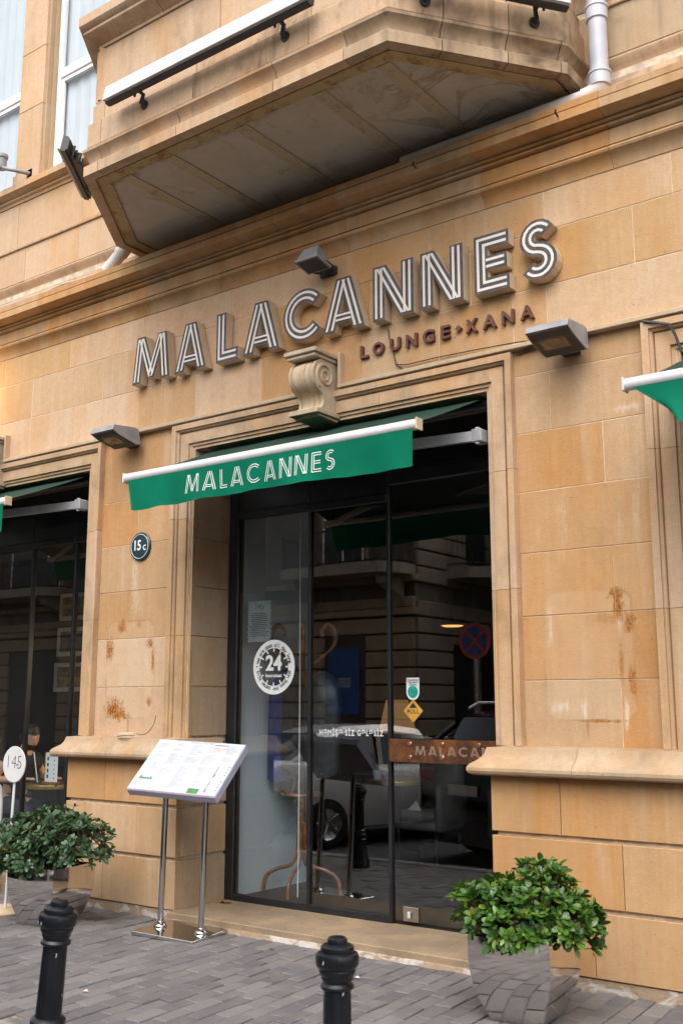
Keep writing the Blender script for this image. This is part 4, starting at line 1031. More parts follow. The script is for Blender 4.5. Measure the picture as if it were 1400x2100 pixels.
def cable(name, pts, r, mat, label):
    P = [Vector(p) for p in pts]; mb = MB(); mb.tube(P, r, 6); return tag(mb.build(name, mat, None, org=tuple(P[0]), smooth=60), label, "cable")
cable("cable", [(-4.27, .112, 4.44), (-4.262, .108, 4.37), (-4.225, .108, 4.25), (-4.20, .106, 4.14), (-4.10, .10, 4.118), (-3.85, .104, 4.122), (-3.5, .104, 4.112), (-3.2, .104, 4.10), (-3.0, .10, 4.08)], .0045, M_DARK, "thin dark cable hanging under the big sign and running right to the lamp")
cable("cable", [(-4.20, .105, 4.14), (-4.13, .10, 4.085)], .0045, M_DARK, "short stub of dark cable below the letter U of LOUNGE")
cable("cable", [(-3.19, .10, 4.015), (-3.10, .09, 4.03), (-2.98, .05, 4.045), (-2.90, .03, 4.05)], .007, M_DARK, "short dark cable from the wall to the right box lamp")
cable("cable", [(-2.27, .055, 4.03), (-2.18, .05, 4.0), (-2.10, .05, 3.97), (-2.07, .06, 3.9), (-2.04, .07, 3.78)], .009, M_DARK, "black cable drooping over the corner of the right stone surround")
cable("cable", [(-9.25, .11, 5.05), (-9.24, .108, 4.7), (-9.27, .108, 4.3), (-9.26, .108, 4.1)], .006, M_DARK, "black cable running down the wall at the left edge")
for i, (x, y, z, w) in enumerate(((-7.10, -.03, 5.53, "in the cornice left of the sign"), (-3.86, -.108, 5.54, "in the cornice under the bay"), (-2.72, -.108, 5.55, "in the cornice below the drainpipe"))):
    mb = MB(); mb.tube([(x, y, z), (x+.004, y-.05, z+.004), (x+.02, y-.07, z+.012)], .007, 6); tag(mb.build("iron_stub", M_DARK, None, org=(x, y, z)), "rusty iron stub sticking out " + w, "iron stub")

# ================================================================== HOUSE NUMBER
hn = thing("number_plaque", "round dark blue house number plaque reading 15c on the left pier", "plaque", (-6.935, .12, 3.0))
Mx = Matrix.Rotation(R(90), 3, 'X')
mb = MB(); mb.lathe([(0, 0), (.124, 0), (.128, .004), (.128, .016), (.122, .022), (.05, .026), (0, .026)], 40, (-6.935, .12, 3.0), Mx); mb.build("disc", M_PLAQUE, hn, smooth=40)
mb = MB(); mb.tube([(-6.935+.108*math.cos(t*math.pi/24), .0965, 3.0+.108*math.sin(t*math.pi/24)) for t in range(48)], .0028, 5, closed=True); mb.build("rim_line", M_PRINTW, hn)
mb = MB(); put_text(mb, "15", .125, lambda u, v: Vector((-6.962+u*.85, .0915, 3.005+v)), .003); put_text(mb, "c", .10, lambda u, v: Vector((-6.868+u, .0915, 2.992+v)), .001); mb.build("number", M_PRINTW, hn, recalc=False)

# ================================================================== STICKERS ON THE GLASS
YS = YG - 0.001
def gm2(cx, cz, y=YS): return lambda u, v: Vector((cx+u, y, cz+v))
# round "24 hours" sticker
S = thing("opening_hours_sticker", "round white sticker reading 24 hours, we are open all day long, on the glass", "sticker", (-5.79, YS, 1.93))
c0 = (-5.79, 1.93); mb = MB(); n = 64; ro, ri = .228, .158
for i in range(n):
    a, b = 2*math.pi*i/n, 2*math.pi*(i+1)/n
    q = [(ro*math.cos(a), ro*math.sin(a)), (ro*math.cos(b), ro*math.sin(b)), (ri*math.cos(b), ri*math.sin(b)), (ri*math.cos(a), ri*math.sin(a))]
    mb.prism([(c0[0]+u, c0[1]+v) for u, v in q], YS, YS+.0016, ELEV)
for k in range(12):
    t = k*math.pi/6; d = Vector((math.cos(t), math.sin(t))); e = Vector((-d.y, d.x))
    P = [d*(ri+.001)+e*.006, d*(ri+.001)-e*.006, d*.128-e*.006, d*.128+e*.006]; mb.prism([(c0[0]+p.x, c0[1]+p.y) for p in P], YS, YS+.0016, ELEV)
mb.build("ring", M_PRINTW, S)
mb = MB(); put_text(mb, "24", .175, gm2(c0[0], c0[1]+.028, YS), .006); put_text(mb, "hours/saat", .042, gm2(c0[0], c0[1]-.072, YS), .0012); mb.build("numerals", M_PRINTW, S, recalc=False)
mb = MB()
def ring_text(txt, a0, a1):
    rr = .183
    for k, ch in enumerate(txt):
        if ch == ' ': continue
        a = R(a0 + (a1-a0)*k/(len(txt)-1)); rot = a - math.pi/2
        cs, sn = math.cos(rot), math.sin(rot)
        put_text(mb, ch, .052, lambda u, v: Vector((c0[0]+rr*math.cos(a)+u*cs-v*sn, YS-.0012, c0[1]+rr*math.sin(a)+u*sn+v*cs)), .0008)
ring_text("• we are open all day long", 178, 12); ring_text("gün boyu hər zaman açıq", -14, -166)
mb.build("ring_lettering", M_PRINTK, S, recalc=False)
# white slogan
S = thing("glass_lettering", "white lettering HƏMİŞƏ SİZ GƏLƏSİZ across the middle glass pane", "lettering", (-4.99, YS, 1.396))
mb = MB(); put_text(mb, "HƏMİŞƏ SİZ GƏLƏSİZ", .062, gm2(-4.99, 1.396), .0014, 1.25, width=.62); tag(mb.build("letters", M_PRINTW, S, recalc=False), kind="stuff")
# award badge and PULL diamond
S = thing("award_sticker", "white and teal travel award sticker above the amber diamond", "sticker", (-4.403, YS, 1.73))
mb = MB(); w = .058; pts = [(-4.403-w, 1.818), (-4.403+w, 1.818)] + [(-4.403+w*math.cos(t*math.pi/12), 1.708-w*math.sin(t*math.pi/12)) for t in range(13)]
mb.prism(pts, YS, YS+.0015, ELEV); mb.build("badge", M_PRINTW, S)
mb = MB(); mb.lathe([(0, 0), (.047, 0)], 28, (-4.403, YS-.001, 1.712), Mx, False); mb.build("teal_disc", M_PRINTT, S, recalc=False)
mb = MB()
for i, t in enumerate(("Tripadvisor", "Travellers'", "Choice")): put_text(mb, t, .024, gm2(-4.403, 1.802-.018*i, YS-.0012), .0005)
put_text(mb, "2022", .013, gm2(-4.403, 1.676, YS-.002), .0004)
for s in (-1, 1):
    for k in range(7):
        a = R(-70+k*22); c = Vector((-4.403+s*.034*math.cos(a), 1.714+.034*math.sin(a))); mb.lathe([(0, 0), (.005, 0)], 6, (c.x, YS-.002, c.y), Mx, False)
mb.tube([(-4.403+.018*math.cos(t*math.pi/10), YS-.002, 1.716+.018*math.sin(t*math.pi/10)) for t in range(20)], .0022, 4, closed=True)
for s in (-1, 1): mb.tube([(-4.403+s*.008+.006*math.cos(t*math.pi/5), YS-.002, 1.716+.006*math.sin(t*math.pi/5)) for t in range(10)], .0014, 4, closed=True)
mb.build("print", M_PRINTK, S, recalc=False)
S = thing("pull_sticker", "amber diamond sticker reading PULL below the award sticker", "sticker", (-4.402, YS, 1.57))
mb = MB(); h = .088; mb.prism([(-4.402-h, 1.570), (-4.402, 1.570+h), (-4.402+h, 1.570), (-4.402, 1.570-h)], YS-.0005, YS+.001, ELEV); mb.build("diamond", M_PRINTY, S)
mb = MB(); put_text(mb, "PULL", .042, gm2(-4.402, 1.563, YS-.0016), .001, 1.25); mb.add([Vector((-4.402-.036, YS-.0016, 1.592)), Vector((-4.402+.036, YS-.0016, 1.592)), Vector((-4.402, YS-.0016, 1.632))], [(0, 1, 2)]); mb.build("print", M_PRINTK, S, recalc=False)
# notice sheets fixed inside
M_NOTICE = simple("notice_paper", (0.26, 0.31, 0.33), 0.8)
def sheet(x0, x1, z0, z1, y, label, lines, head):
    S = thing("notice_sheet", label, "notice", ((x0+x1)/2, y, z0))
    mb = MB(); mb.prism([(x0, z0), (x1, z0), (x1, z1), (x0, z1)], y, y+.002, ELEV); mb.build("paper", M_NOTICE, S)
    t = MB(); rnd = random.Random(3)
    for k in range(lines):
        z = z1 - .11 - k*(z1-z0-.14)/lines; w = (x1-x0)*rnd.uniform(.28, .42); c = (x0+x1)/2
        t.add([Vector((c-w, y-.001, z)), Vector((c+w, y-.001, z)), Vector((c+w, y-.001, z+.006)), Vector((c-w, y-.001, z+.006))], [(0, 1, 2, 3)])
    for k in range(8):
        z = z0 + (z1-z0)*(k+.5)/8
        for xx in (x0+.002, x1-.012): t.add([Vector((xx, y-.001, z-.014)), Vector((xx+.010, y-.001, z-.014)), Vector((xx+.010, y-.001, z+.014)), Vector((xx, y-.001, z+.014))], [(0, 1, 2, 3)])
    put_text(t, head, .07, lambda u, v: Vector(((x0+x1)/2+u, y-.001, z1-.05+v)))
    t.build("print", M_PRINTK, S, recalc=False)
sheet(-6.12, -5.85, 2.15, 2.50, YG+.03, "pale printed notice sheet inside the left glass pane", 13, "145")
# hanging blind chain
mb = MB(); mb.tube([(-5.56, .66, 3.2), (-5.555, .66, 1.6), (-5.553, .655, .6), (-5.555, .65, .10)], .0045, 6)
tag(mb.build("blind_chain", M_PRINTW, None, org=(-5.555, .66, .10)), "long white beaded blind chain hanging behind the glass", "chain")

# ================================================================== INTERIOR THINGS
def spline(pts, n=8):
    P = [Vector(p) for p in pts]; out = []
    for i in range(len(P)-1):
        p0, p1, p2, p3 = P[max(i-1, 0)], P[i], P[i+1], P[min(i+2, len(P)-1)]
        for k in range(n):
            t = k/n; out.append(.5*((2*p1) + (-p0+p2)*t + (2*p0-5*p1+4*p2-p3)*t*t + (-p0+3*p1-3*p2+p3)*t*t*t))
    out.append(P[-1]); return out
cx, cy = -5.86, 1.08
cs = thing("coat_stand", "brown bentwood coat stand behind the left glass pane", "coat stand", (cx, cy, ZF))
mb = MB(); mb.tube([(cx, cy, .32), (cx, cy, 1.0), (cx, cy, 2.05), (cx, cy, 2.22)], [.03, .027, .024, .02], 10); mb.build("pole", M_WOOD, cs, smooth=60)
for k in range(4):
    a = R(20+90*k); d = Vector((math.cos(a), math.sin(a), 0)); c = Vector((cx, cy, 0))
    mb = MB(); mb.tube(spline([c+d*.03+Vector((0, 0, .62)), c+d*.035+Vector((0, 0, .42)), c+d*.09+Vector((0, 0, .28)), c+d*.22+Vector((0, 0, .235)), c+d*.32+Vector((0, 0, .17)), c+d*.35+Vector((0, 0, .04))]), .017, 8); mb.build("leg", M_WOOD, cs, smooth=60)
for k in range(6):
    a = R(10+60*k); d = Vector((math.cos(a), math.sin(a), 0)); c = Vector((cx, cy, 0))
    mb = MB(); mb.tube(spline([c+d*.028+Vector((0, 0, 1.80)), c+d*.06+Vector((0, 0, 1.93)), c+d*.18+Vector((0, 0, 2.02)), c+d*.31+Vector((0, 0, 2.13)), c+d*.32+Vector((0, 0, 2.25)), c+d*.25+Vector((0, 0, 2.31)), c+d*.19+Vector((0, 0, 2.26)), c+d*.20+Vector((0, 0, 2.21))]), .0145, 8); mb.build("hook", M_WOOD, cs, smooth=60)
mb = MB(); mb.tube([(cx+.17*math.cos(t*math.pi/12), cy+.17*math.sin(t*math.pi/12), .86) for t in range(24)], .013, 8, closed=True)
mb.build("umbrella_ring", M_WOOD, cs, smooth=60)
mb = MB(); mb.tube([(cx+.16*math.cos(t*math.pi/12), cy+.16*math.sin(t*math.pi/12), 2.06) for t in range(24)], .012, 8, closed=True); mb.build("top_ring", M_WOOD, cs, smooth=60)
mb = MB(); mb.tube(spline([(cx-.17, cy-.02, .86), (cx-.15, cy-.08, 1.0), (cx-.06, cy-.1, 1.04), (cx, cy-.1, .98), (cx-.02, cy-.12, .86)]), .012, 8); mb.build("bent_hoop", M_WOOD, cs, smooth=60)
def coat(c, w, d, zt, zb_, mat, label, quilt=False, seed=1):
    rnd = random.Random(seed); mb = MB(); n, m_ = 20, 22; rings = []
    for j in range(m_+1):
        t = j/m_; z = zt - (zt-zb_)*t; k = min(1.0, .22+1.6*math.sqrt(t)) if t < .25 else 1.0 + .12*(t-.25)
        q = 1+.07*abs(math.sin(t*math.pi*9)) if quilt else 1.0
        rings.append([Vector((c[0] + w*k*q*math.cos(2*math.pi*i/n)*(1+.10*math.sin(3*2*math.pi*i/n+t*2+seed)), c[1] + d*k*q*math.sin(2*math.pi*i/n)*(1+.14*math.sin(5*2*math.pi*i/n+seed)), z + .03*math.sin(2*2*math.pi*i/n+seed)*t)) for i in range(n)])
    vs = [p for r_ in rings for p in r_]; fs = [(j*n+i, j*n+(i+1) % n, (j+1)*n+(i+1) % n, (j+1)*n+i) for j in range(m_) for i in range(n)] + [tuple(range(n)), tuple(m_*n+i for i in range(n))]
    mb.add(vs, fs); o = mb.build("coat", mat, None, org=(c[0], c[1], zb_), smooth=70); return tag(o, label, "coat", "coats on the stand")
M_CBLUE = simple("navy_cloth", (0.02, 0.045, 0.16), 0.85, var=0.3, scale=9); M_CGREEN = simple("dark_green_cloth", (0.008, 0.010, 0.010), 0.9, var=0.3); M_CPUFF = simple("black_nylon", (0.022, 0.026, 0.03), 0.4, var=0.3)
coat((cx-.19, cy-.02), .14, .10, 1.92, .98, M_CBLUE, "blue coat hanging on the left of the coat stand", seed=2)
coat((cx+.02, cy-.17), .10, .08, 1.98, 1.05, M_CGREEN, "dark coat hanging at the front of the coat stand", seed=5)
coat((cx+.26, cy-.05), .17, .11, 1.90, 1.02, M_CPUFF, "black quilted jacket hanging on the right of the coat stand", True, 8)

# armchair and cafe table deep in the room
M_CREAM = simple("cream_leather", (0.17, 0.16, 0.15), 0.45, var=0.08); M_GOLD = simple("brass_edge", (0.55, 0.38, 0.13), 0.3, 0.9); M_TOP = simple("dark_table_top", (0.05, 0.045, 0.045), 0.25)
def table(c, r, z, label):
    T = thing("cafe_table", label, "table", (c[0], c[1], ZF))
    mb = MB(); mb.lathe([(0, z-.03), (r-.01, z-.03), (r-.01, z), (0, z)], 32, (c[0], c[1], 0)); mb.build("table_top", M_TOP, T, smooth=40)
    mb = MB(); mb.lathe([(r-.012, z-.042), (r, z-.04), (r+.004, z-.03), (r, z-.022), (r+.004, z-.012), (r, z-.001), (r-.012, z+.001)], 32, (c[0], c[1], 0)); mb.build("edge_band", M_GOLD, T, smooth=50)
    mb = MB(); mb.lathe([(0, ZF), (.20, ZF), (.20, ZF+.015), (.04, ZF+.05), (.028, ZF+.12), (.028, z-.06), (.09, z-.03), (0, z-.03)], 20, (c[0], c[1], 0)); mb.build("pedestal", M_BLACK, T, smooth=40)
table((-6.15, 3.0), .34, .87, "round cafe table with brass edge beside the cream armchair inside")
ac = thing("armchair", "cream upholstered armchair deep inside behind the glass door", "armchair", (-5.98, 3.3, ZF), (0, 0, 0))
def rot_box(name, x0, x1, y0, y1, z0, z1, ch=.03): mb = MB(); mb.cbox(x0, x1, y0, y1, z0, z1, ch); return mb.build(name, M_CREAM, ac, smooth=50)
rot_box("seat", -6.26, -5.74, 3.06, 3.58, .36, .455); rot_box("cushion", -6.25, -5.77, 3.04, 3.52, .458, .56, .04); rot_box("backrest", -6.28, -5.72, 3.52, 3.66, .38, 1.12, .05)
rot_box("armrest", -5.765, -5.67, 3.05, 3.60, .36, .82, .035); rot_box("armrest", -6.33, -6.27, 3.05, 3.60, .36, .82, .028)
for x in (-6.24, -5.76):
    for y in (3.1, 3.56): mb = MB(); mb.tube([(x, y, .37), (x, y, ZF)], [.022, .014], 8); mb.build("leg", M_BLACK, ac)
np_ = MB(); np_.add([Vector((-6.10, 3.10, .563)), Vector((-5.95, 3.12, .563)), Vector((-6.03, 3.16, .66)), Vector((-6.14, 3.2, .563))], [(0, 1, 2), (1, 3, 2), (3, 0, 2), (0, 3, 1)])
tag(np_.build("napkin", M_PRINTW, None, org=(-6.05, 3.13, .563)), "white folded napkin on the cream armchair seat", "napkin")
cup = MB(); cup.lathe([(0, .871), (.04, .871), (.05, .96), (.046, .96), (.036, .88), (0, .88)], 16, (-6.30, 2.85, 0)); tag(cup.build("glass_cup", M_PRINTW, None, org=(-6.30, 2.85, .871), smooth=50), "small white cup on the table by the cream armchair", "cup")
M_GREYCH = simple("grey_leather", (0.05, 0.055, 0.058), 0.5)
ac2 = thing("armchair", "dark grey armchair at the right behind the copper door handle", "armchair", (-4.95, 3.7, ZF))
for nm, b in (("seat", (-5.25, -4.7, 3.4, 3.95, .34, .56)), ("backrest", (-5.25, -4.7, 3.955, 4.1, .34, 1.08)), ("armrest", (-4.695, -4.6, 3.4, 4.1, .3, .78)), ("armrest", (-5.36, -5.255, 3.4, 4.1, .3, .78))):
    mb = MB(); mb.cbox(*b, .035); mb.build(nm, M_GREYCH, ac2, smooth=50)
for x in (-5.2, -4.75):
    for y in (3.45, 4.0): mb = MB(); mb.tube([(x, y, .345), (x, y, ZF)], .02, 8); mb.build("leg", M_BLACK, ac2)

# pictures on the picture wall
M_PFR = simple("white_picture_mount", (0.40, 0.40, 0.39), 0.6); M_PIN = simple("picture_dark", (0.05, 0.055, 0.06), 0.4, var=0.7, scale=9); M_PIN2 = simple("picture_brown", (0.16, 0.12, 0.06), 0.4, var=0.9, scale=7)
for x0, x1, z0, z1, mt, lb in ((-11.15, -10.52, 2.70, 3.05, M_PIN2, "top framed print on the wall behind the left window"), (-11.17, -10.52, 2.24, 2.61, M_PIN, "middle framed print on the wall behind the left window"), (-11.20, -10.55, 1.79, 2.16, M_PIN2, "bottom framed print on the wall behind the left window")):
    P = thing("framed_print", lb, "picture", ((x0+x1)/2, 2.61, z0), group="framed prints behind the left window")
    mb = MB(); mb.cbox(x0, x1, 2.585, 2.618, z0, z1, .004); mb.build("mount", M_PFR, P)
    mb = MB(); mb.box(x0+.07, x1-.07, 2.581, 2.5845, z0+.055, z1-.055); mb.build("image", mt, P)

# ------------------------------------------------------------------ the guest at the window table
table((-9.30, 1.22), .36, .80, "round cafe table with brass edge in front of the seated guest")
M_SKIN = simple("skin", (0.55, 0.32, 0.22), 0.5, var=0.08); M_TEE = simple("black_cotton", (0.010, 0.011, 0.013), 0.85); M_JEAN = simple("dark_denim", (0.02, 0.024, 0.035), 0.85); M_HAIR = simple("dark_hair", (0.02, 0.014, 0.01), 0.6)
def skin_mesh(name, verts, edges, radii, mat, parent, sub=2, org=(0, 0, 0), root=0):
    me = bpy.data.meshes.new(name); me.from_pydata([tuple(Vector(v)-Vector(org)) for v in verts], edges, [])
    o = bpy.data.objects.new(name, me); COL.objects.link(o)
    md = o.modifiers.new("s", 'SKIN'); md.use_smooth_shade = True
    for i, sv in enumerate(me.skin_vertices[0].data):
        r_ = radii[i]; sv.radius = (r_, r_) if not isinstance(r_, tuple) else r_; sv.use_root = (i == root)
    ms = o.modifiers.new("u", 'SUBSURF'); ms.levels = sub; ms.render_levels = sub
    dg = bpy.context.evaluated_depsgraph_get(); dg.update(); m2 = bpy.data.meshes.new_from_object(o.evaluated_get(dg))
    bpy.data.objects.remove(o); bpy.data.meshes.remove(me); m2.name = name
    m2.materials.clear(); m2.materials.append(mat)
    for p in m2.polygons: p.use_smooth = True
    ob = bpy.data.objects.new(name, m2); link(ob, parent); ORG[ob.name] = Vector(org); return ob
HP = Vector((-9.645, 1.10, 1.275))        # head centre
po = Vector((-9.95, 1.15, ZF))
person = thing("person", "seated man in a black t-shirt and black headphones bent over the window table", "person", tuple(po))
V = []; E_ = []; RR = []
def nv(p, r_, par=None):
    V.append(Vector(p)); RR.append(r_)
    if par is not None: E_.append((par, len(V)-1))
    return len(V)-1
pel = nv((-9.97, 1.16, .56), .13); bel = nv((-9.94, 1.15, .76), .125, pel); che = nv((-9.88, 1.14, .96), .13, bel); shm = nv((-9.83, 1.13, 1.06), .10, che)
nk = nv((-9.775, 1.12, 1.14), .052, shm); nk2 = nv((-9.72, 1.11, 1.20), .05, nk); hd_ = nv((-9.685, 1.105, 1.235), .06, nk2)
for s, el, wr in ((-1, (-9.90, .86, .835), (-9.58, .95, .845)), (1, (-9.82, 1.45, .84), (-9.56, 1.36, .84))):
    sh = nv((-9.83, 1.13+s*.19, 1.045), .066, shm); u = nv((-9.87, (1.13+s*.22+el[1])/2, .94), .052, sh); e = nv(el, .044, u); f = nv(tuple((Vector(el)+Vector(wr))/2), .040, e); w = nv(wr, .028, f)
    d = (Vector(wr)-Vector(el)).normalized(); sd_ = Vector((-d.y, d.x, 0)); pm = nv(Vector(wr)+d*.05, (.036, .018), w); pm2 = nv(Vector(wr)+d*.09+Vector((0, 0, .004)), (.036, .016), pm)
    for q, ln in ((-.030, .058), (-.010, .072), (.011, .068), (.030, .052)):
        a = nv(Vector(wr)+d*.105+sd_*q, .0095, pm2); b = nv(Vector(wr)+d*(.105+ln*.55)+sd_*q*1.15+Vector((0, 0, .006)), .0088, a); nv(Vector(wr)+d*(.105+ln)+sd_*q*1.2+Vector((0, 0, -.012)), .0075, b)
    t1 = nv(Vector(wr)+d*.045-sd_*s*.042, .011, pm); nv(Vector(wr)+d*.085-sd_*s*.06, .009, t1)
for s in (-1, 1):
    hp_ = nv((-9.93, 1.16+s*.10, .54), .10, pel); kn = nv((-9.50, 1.16+s*.13, .52), .062, hp_); an = nv((-9.52, 1.16+s*.13, .12), .042, kn); nv((-9.40, 1.16+s*.14, .065), .038, an)
body = skin_mesh("body", V, E_, RR, M_SKIN, person, 2, tuple(po))
# head joined into the body mesh
bmh = bmesh.new(); bmh.from_mesh(body.data)
hm = bmesh.new(); bmesh.ops.create_uvsphere(hm, u_segments=28, v_segments=20, radius=1.0)
tiltM = Matrix.Rotation(R(-14), 3, 'Z') @ Matrix.Rotation(R(20), 3, 'Y')
def headp(v):
    x, y, z = v; fx = max(0, x)
    X = x*.098; Y = y*.075; Z = z*.122
    if z < -.2: Y *= 1-.30*min(1, (-z-.2)/.8); X += .012*fx
    if x > .5: X *= .94
    nb = math.exp(-((y/.17)**2)-(((z+.12)/.22)**2))*max(0, x); X += .030*nb
    X += .010*math.exp(-((z-.22)/.12)**2)*math.exp(-(y/.55)**2)*fx          # brow
    for s in (-1, 1): X -= .014*math.exp(-(((y-s*.36)/.17)**2)-(((z-.06)/.11)**2))*fx   # eye sockets
    X += .008*math.exp(-((z+.52)/.10)**2)*math.exp(-(y/.25)**2)*fx           # lips
    X += .010*math.exp(-((z+.85)/.18)**2)*fx
    for s in (-1, 1): Y += s*.016*math.exp(-(((x+.02)/.12)**2)-(((z)/.22)**2))*max(0, s*y)   # ears
    return HP + tiltM @ Vector((X, Y, Z))*1.12
hv = [bmh.verts.new(headp(v.co) - po) for v in hm.verts]
for f in hm.faces: nf = bmh.faces.new([hv[v.index] for v in f.verts]); nf.smooth = True
bmh.to_mesh(body.data); bmh.free(); hm.free()
def head_shell(name, mat, cond, grow):
    hm = bmesh.new(); bmesh.ops.create_uvsphere(hm, u_segments=40, v_segments=28, radius=1.0); mb = MB(); keep = {}
    fs = []
    for f in hm.faces:
        if cond(f.calc_center_median()): fs.append([v for v in f.verts])
    for f in fs:
        mb.add([headp(v.co) + tiltM @ (Vector((v.co.x*.098, v.co.y*.075, v.co.z*.122)).normalized()*grow*(1+.5*mnoise.noise(v.co*6))) for v in f], [tuple(range(len(f)))])
    hm.free(); return mb.build(name, mat, person, smooth=80)
head_shell("hair", M_HAIR, lambda c: c.z > .42 or (c.x < -.1 and c.z > -.45) or (c.x < .25 and abs(c.y) > .6 and c.z > -.1), .012)
head_shell("beard", M_HAIR, lambda c: c.x > -.05 and c.z < -.38 and not (c.x > .75 and -.58 < c.z < -.46), .006)
e_ = MB()
for s in (-1, 1): e_.lathe([(0, -.006), (.006, 0), (0, .006)], 8, tuple(HP + tiltM @ Vector((.082, s*.027, .008))))
e_.build("eyes", M_PRINTK, person)
hpn = MB(); hpn.tube([HP + tiltM @ Vector((-.01, .092*math.cos(t*math.pi/14), .135*math.sin(t*math.pi/14))) for t in range(15)], .012, 8)
hph = hpn.build("headphones", M_BLACK, person, smooth=60)
for s in (-1, 1):
    mb = MB(); a = HP + tiltM @ Vector((-.01, s*.072, -.005)); b = HP + tiltM @ Vector((-.01, s*.112, -.005)); mb.tube([a, a.lerp(b, .2), a.lerp(b, .8), b], [.036, .042, .042, .03], 14); mb.build("ear_cup", M_BLACK, hph, smooth=50)
V = []; E_ = []; RR = []
pel = nv((-9.97, 1.16, .60), .142); bel = nv((-9.94, 1.15, .76), .14, pel); che = nv((-9.88, 1.14, .96), .148, bel); shm = nv((-9.83, 1.13, 1.07), .11, che); nv((-9.79, 1.12, 1.125), .062, shm)
for s, u in ((-1, (-9.885, .905, .925)), (1, (-9.86, 1.39, .925))):
    sh = nv((-9.83, 1.13+s*.19, 1.05), .082, shm); nv(u, .068, sh)
skin_mesh("t_shirt", V, E_, RR, M_TEE, person, 2, tuple(po))
V = []; E_ = []; RR = []
pel = nv((-9.97, 1.16, .56), .145)
for s in (-1, 1):
    hp_ = nv((-9.93, 1.16+s*.10, .545), .115, pel); kn = nv((-9.50, 1.16+s*.13, .525), .078, hp_); nv((-9.515, 1.16+s*.13, .14), .058, kn)
skin_mesh("trousers", V, E_, RR, M_JEAN, person, 2, tuple(po))
ch = thing("chair", "dark cafe chair under the seated man", "chair", (-9.98, 1.16, ZF))
mb = MB(); mb.cbox(-10.17, -9.77, .96, 1.36, .39, .425, .01); mb.build("seat", M_BLACK, ch)
mb = MB(); mb.cbox(-10.21, -10.175, .97, 1.35, .62, .92, .01); mb.build("backrest", M_BLACK, ch)
for x in (-10.15, -9.79):
    for y in (.98, 1.34): mb = MB(); mb.tube([(x, y, .93 if x < -10 else .40), (x, y, ZF)], .014, 8); mb.build("leg", M_BLACK, ch)
lp = thing("laptop", "dark closed laptop on the window table", "laptop", (-9.40, 1.1, .801)); mb = MB(); mb.cbox(-9.46, -9.18, 1.02, 1.24, .802, .820, .004); mb.build("base", M_DARK, lp); mb = MB(); mb.cbox(-9.46, -9.18, 1.02, 1.24, .8215, .829, .003); mb.build("lid", M_DARK, lp)
mc = thing("menu_card", "white table menu card with small pictures in a wooden foot on the window table", "menu card", (-9.12, .98, .801))
mb = MB(); mb.cbox(-9.24, -9.01, .95, 1.01, .802, .835, .004); mb.build("foot", M_WOOD, mc)
mb = MB(); mb.box(-9.225, -9.025, .978, .984, .8355, 1.13); mb.build("card", M_PRINTW, mc)
mb = MB(); mb.box(-9.225, -9.213, .975, .9778, .836, 1.13); mb.build("stripe", M_PRINTY, mc)
mb = MB()
for k in range(5): mb.lathe([(0, 0), (.008, 0)], 8, (-9.075, .9765, .87+k*.045), Mx, False)
for k in range(4): mb.box(-9.19, -9.165, .976, .9775, .87+k*.06, .905+k*.06)
put_text(mb, "menu", .04, lambda u, v: Vector((-9.115+u, .9765, 1.10+v))); mb.build("print", M_PRINTK, mc, recalc=False)
sw = thing("drink_straw", "pale straw standing in a small glass on the window table", "straw", (-9.33, .98, .801))
mb = MB(); mb.tube([(-9.345, .985, .82), (-9.41, .97, 1.13)], .006, 8); mb.build("straw", M_PRINTW, sw)
mb = MB(); mb.lathe([(0, .802), (.026, .802), (.032, .90), (.030, .90), (.024, .81), (0, .81)], 16, (-9.345, .985, 0)); mb.build("glass", M_WGLASS, sw, smooth=50)

# ================================================================== MENU STAND
msx, msy = -5.875, -.335
ms = thing("menu_stand", "white sloping menu board on two polished steel posts beside the door", "menu stand", (msx, msy, ZP), (R(1.2), R(2.0), R(7.0)))
def L(p): return Vector(p) + Vector((msx, msy, ZP))
def lb(mb, x0, x1, y0, y1, z0, z1, c): return mb.cbox(msx+x0, msx+x1, msy+y0, msy+y1, ZP+z0, ZP+z1, c)
mb = MB(); lb(mb, -.285, .285, -.225, .225, .006, .032, .004); mb.build("base_plate", M_CHROME, ms)
for x in (-.19, .19):
    mb = MB(); mb.tube([L((x, 0, .03)), L((x, 0, 1.06))], .0225, 18); mb.build("post", M_CHROME, ms, smooth=60)
    mb = MB(); mb.lathe([(.05, .032), (.05, .04), (.044, .05), (.034, .056), (.034, .07), (.024, .074)], 20, tuple(L((x, 0, 0)))); mb.build("collar", M_CHROME, ms, smooth=40)
tl = R(43); BM = Matrix.Translation(L((0, -.20, 1.035))) @ Matrix.Rotation(tl, 4, 'X')
BW, BH = .415, .52
mb = MB(); mb.cbox(-BW, BW, 0, BH, -.062, 0, .004, BM); bd = mb.build("light_box", M_BOARDE, ms)
mb = MB(); mb.box(-BW+.004, BW-.004, .004, BH-.004, .0008, .0035, BM); mb.build("menu_sheet", M_BOARD, ms)
def bp(u, v, w=.0045): return BM @ Vector((-BW+u, v, w))
pr = {k: MB() for k in ("k", "g", "v", "y", "r", "n")}
def rect(key, u0, u1, v0, v1): pr[key].add([bp(u0, v0), bp(u1, v0), bp(u1, v1), bp(u0, v1)], [(0, 1, 2, 3)])
rnd = random.Random(11)
for col in range(5):
    u0 = .03 + col*.165; v = .475
    while v > .05:
        if rnd.random() < .14: v -= .02; continue
        if not (col == 4 and v < .33) and not (col == 3 and v < .09): rect("n", u0, u0+rnd.uniform(.06, .14), v, v+.0035)
        v -= .0115
put_text(pr["n"], "MALACANNES", .034, lambda u, v: bp(.435+u, .505+v), .001)
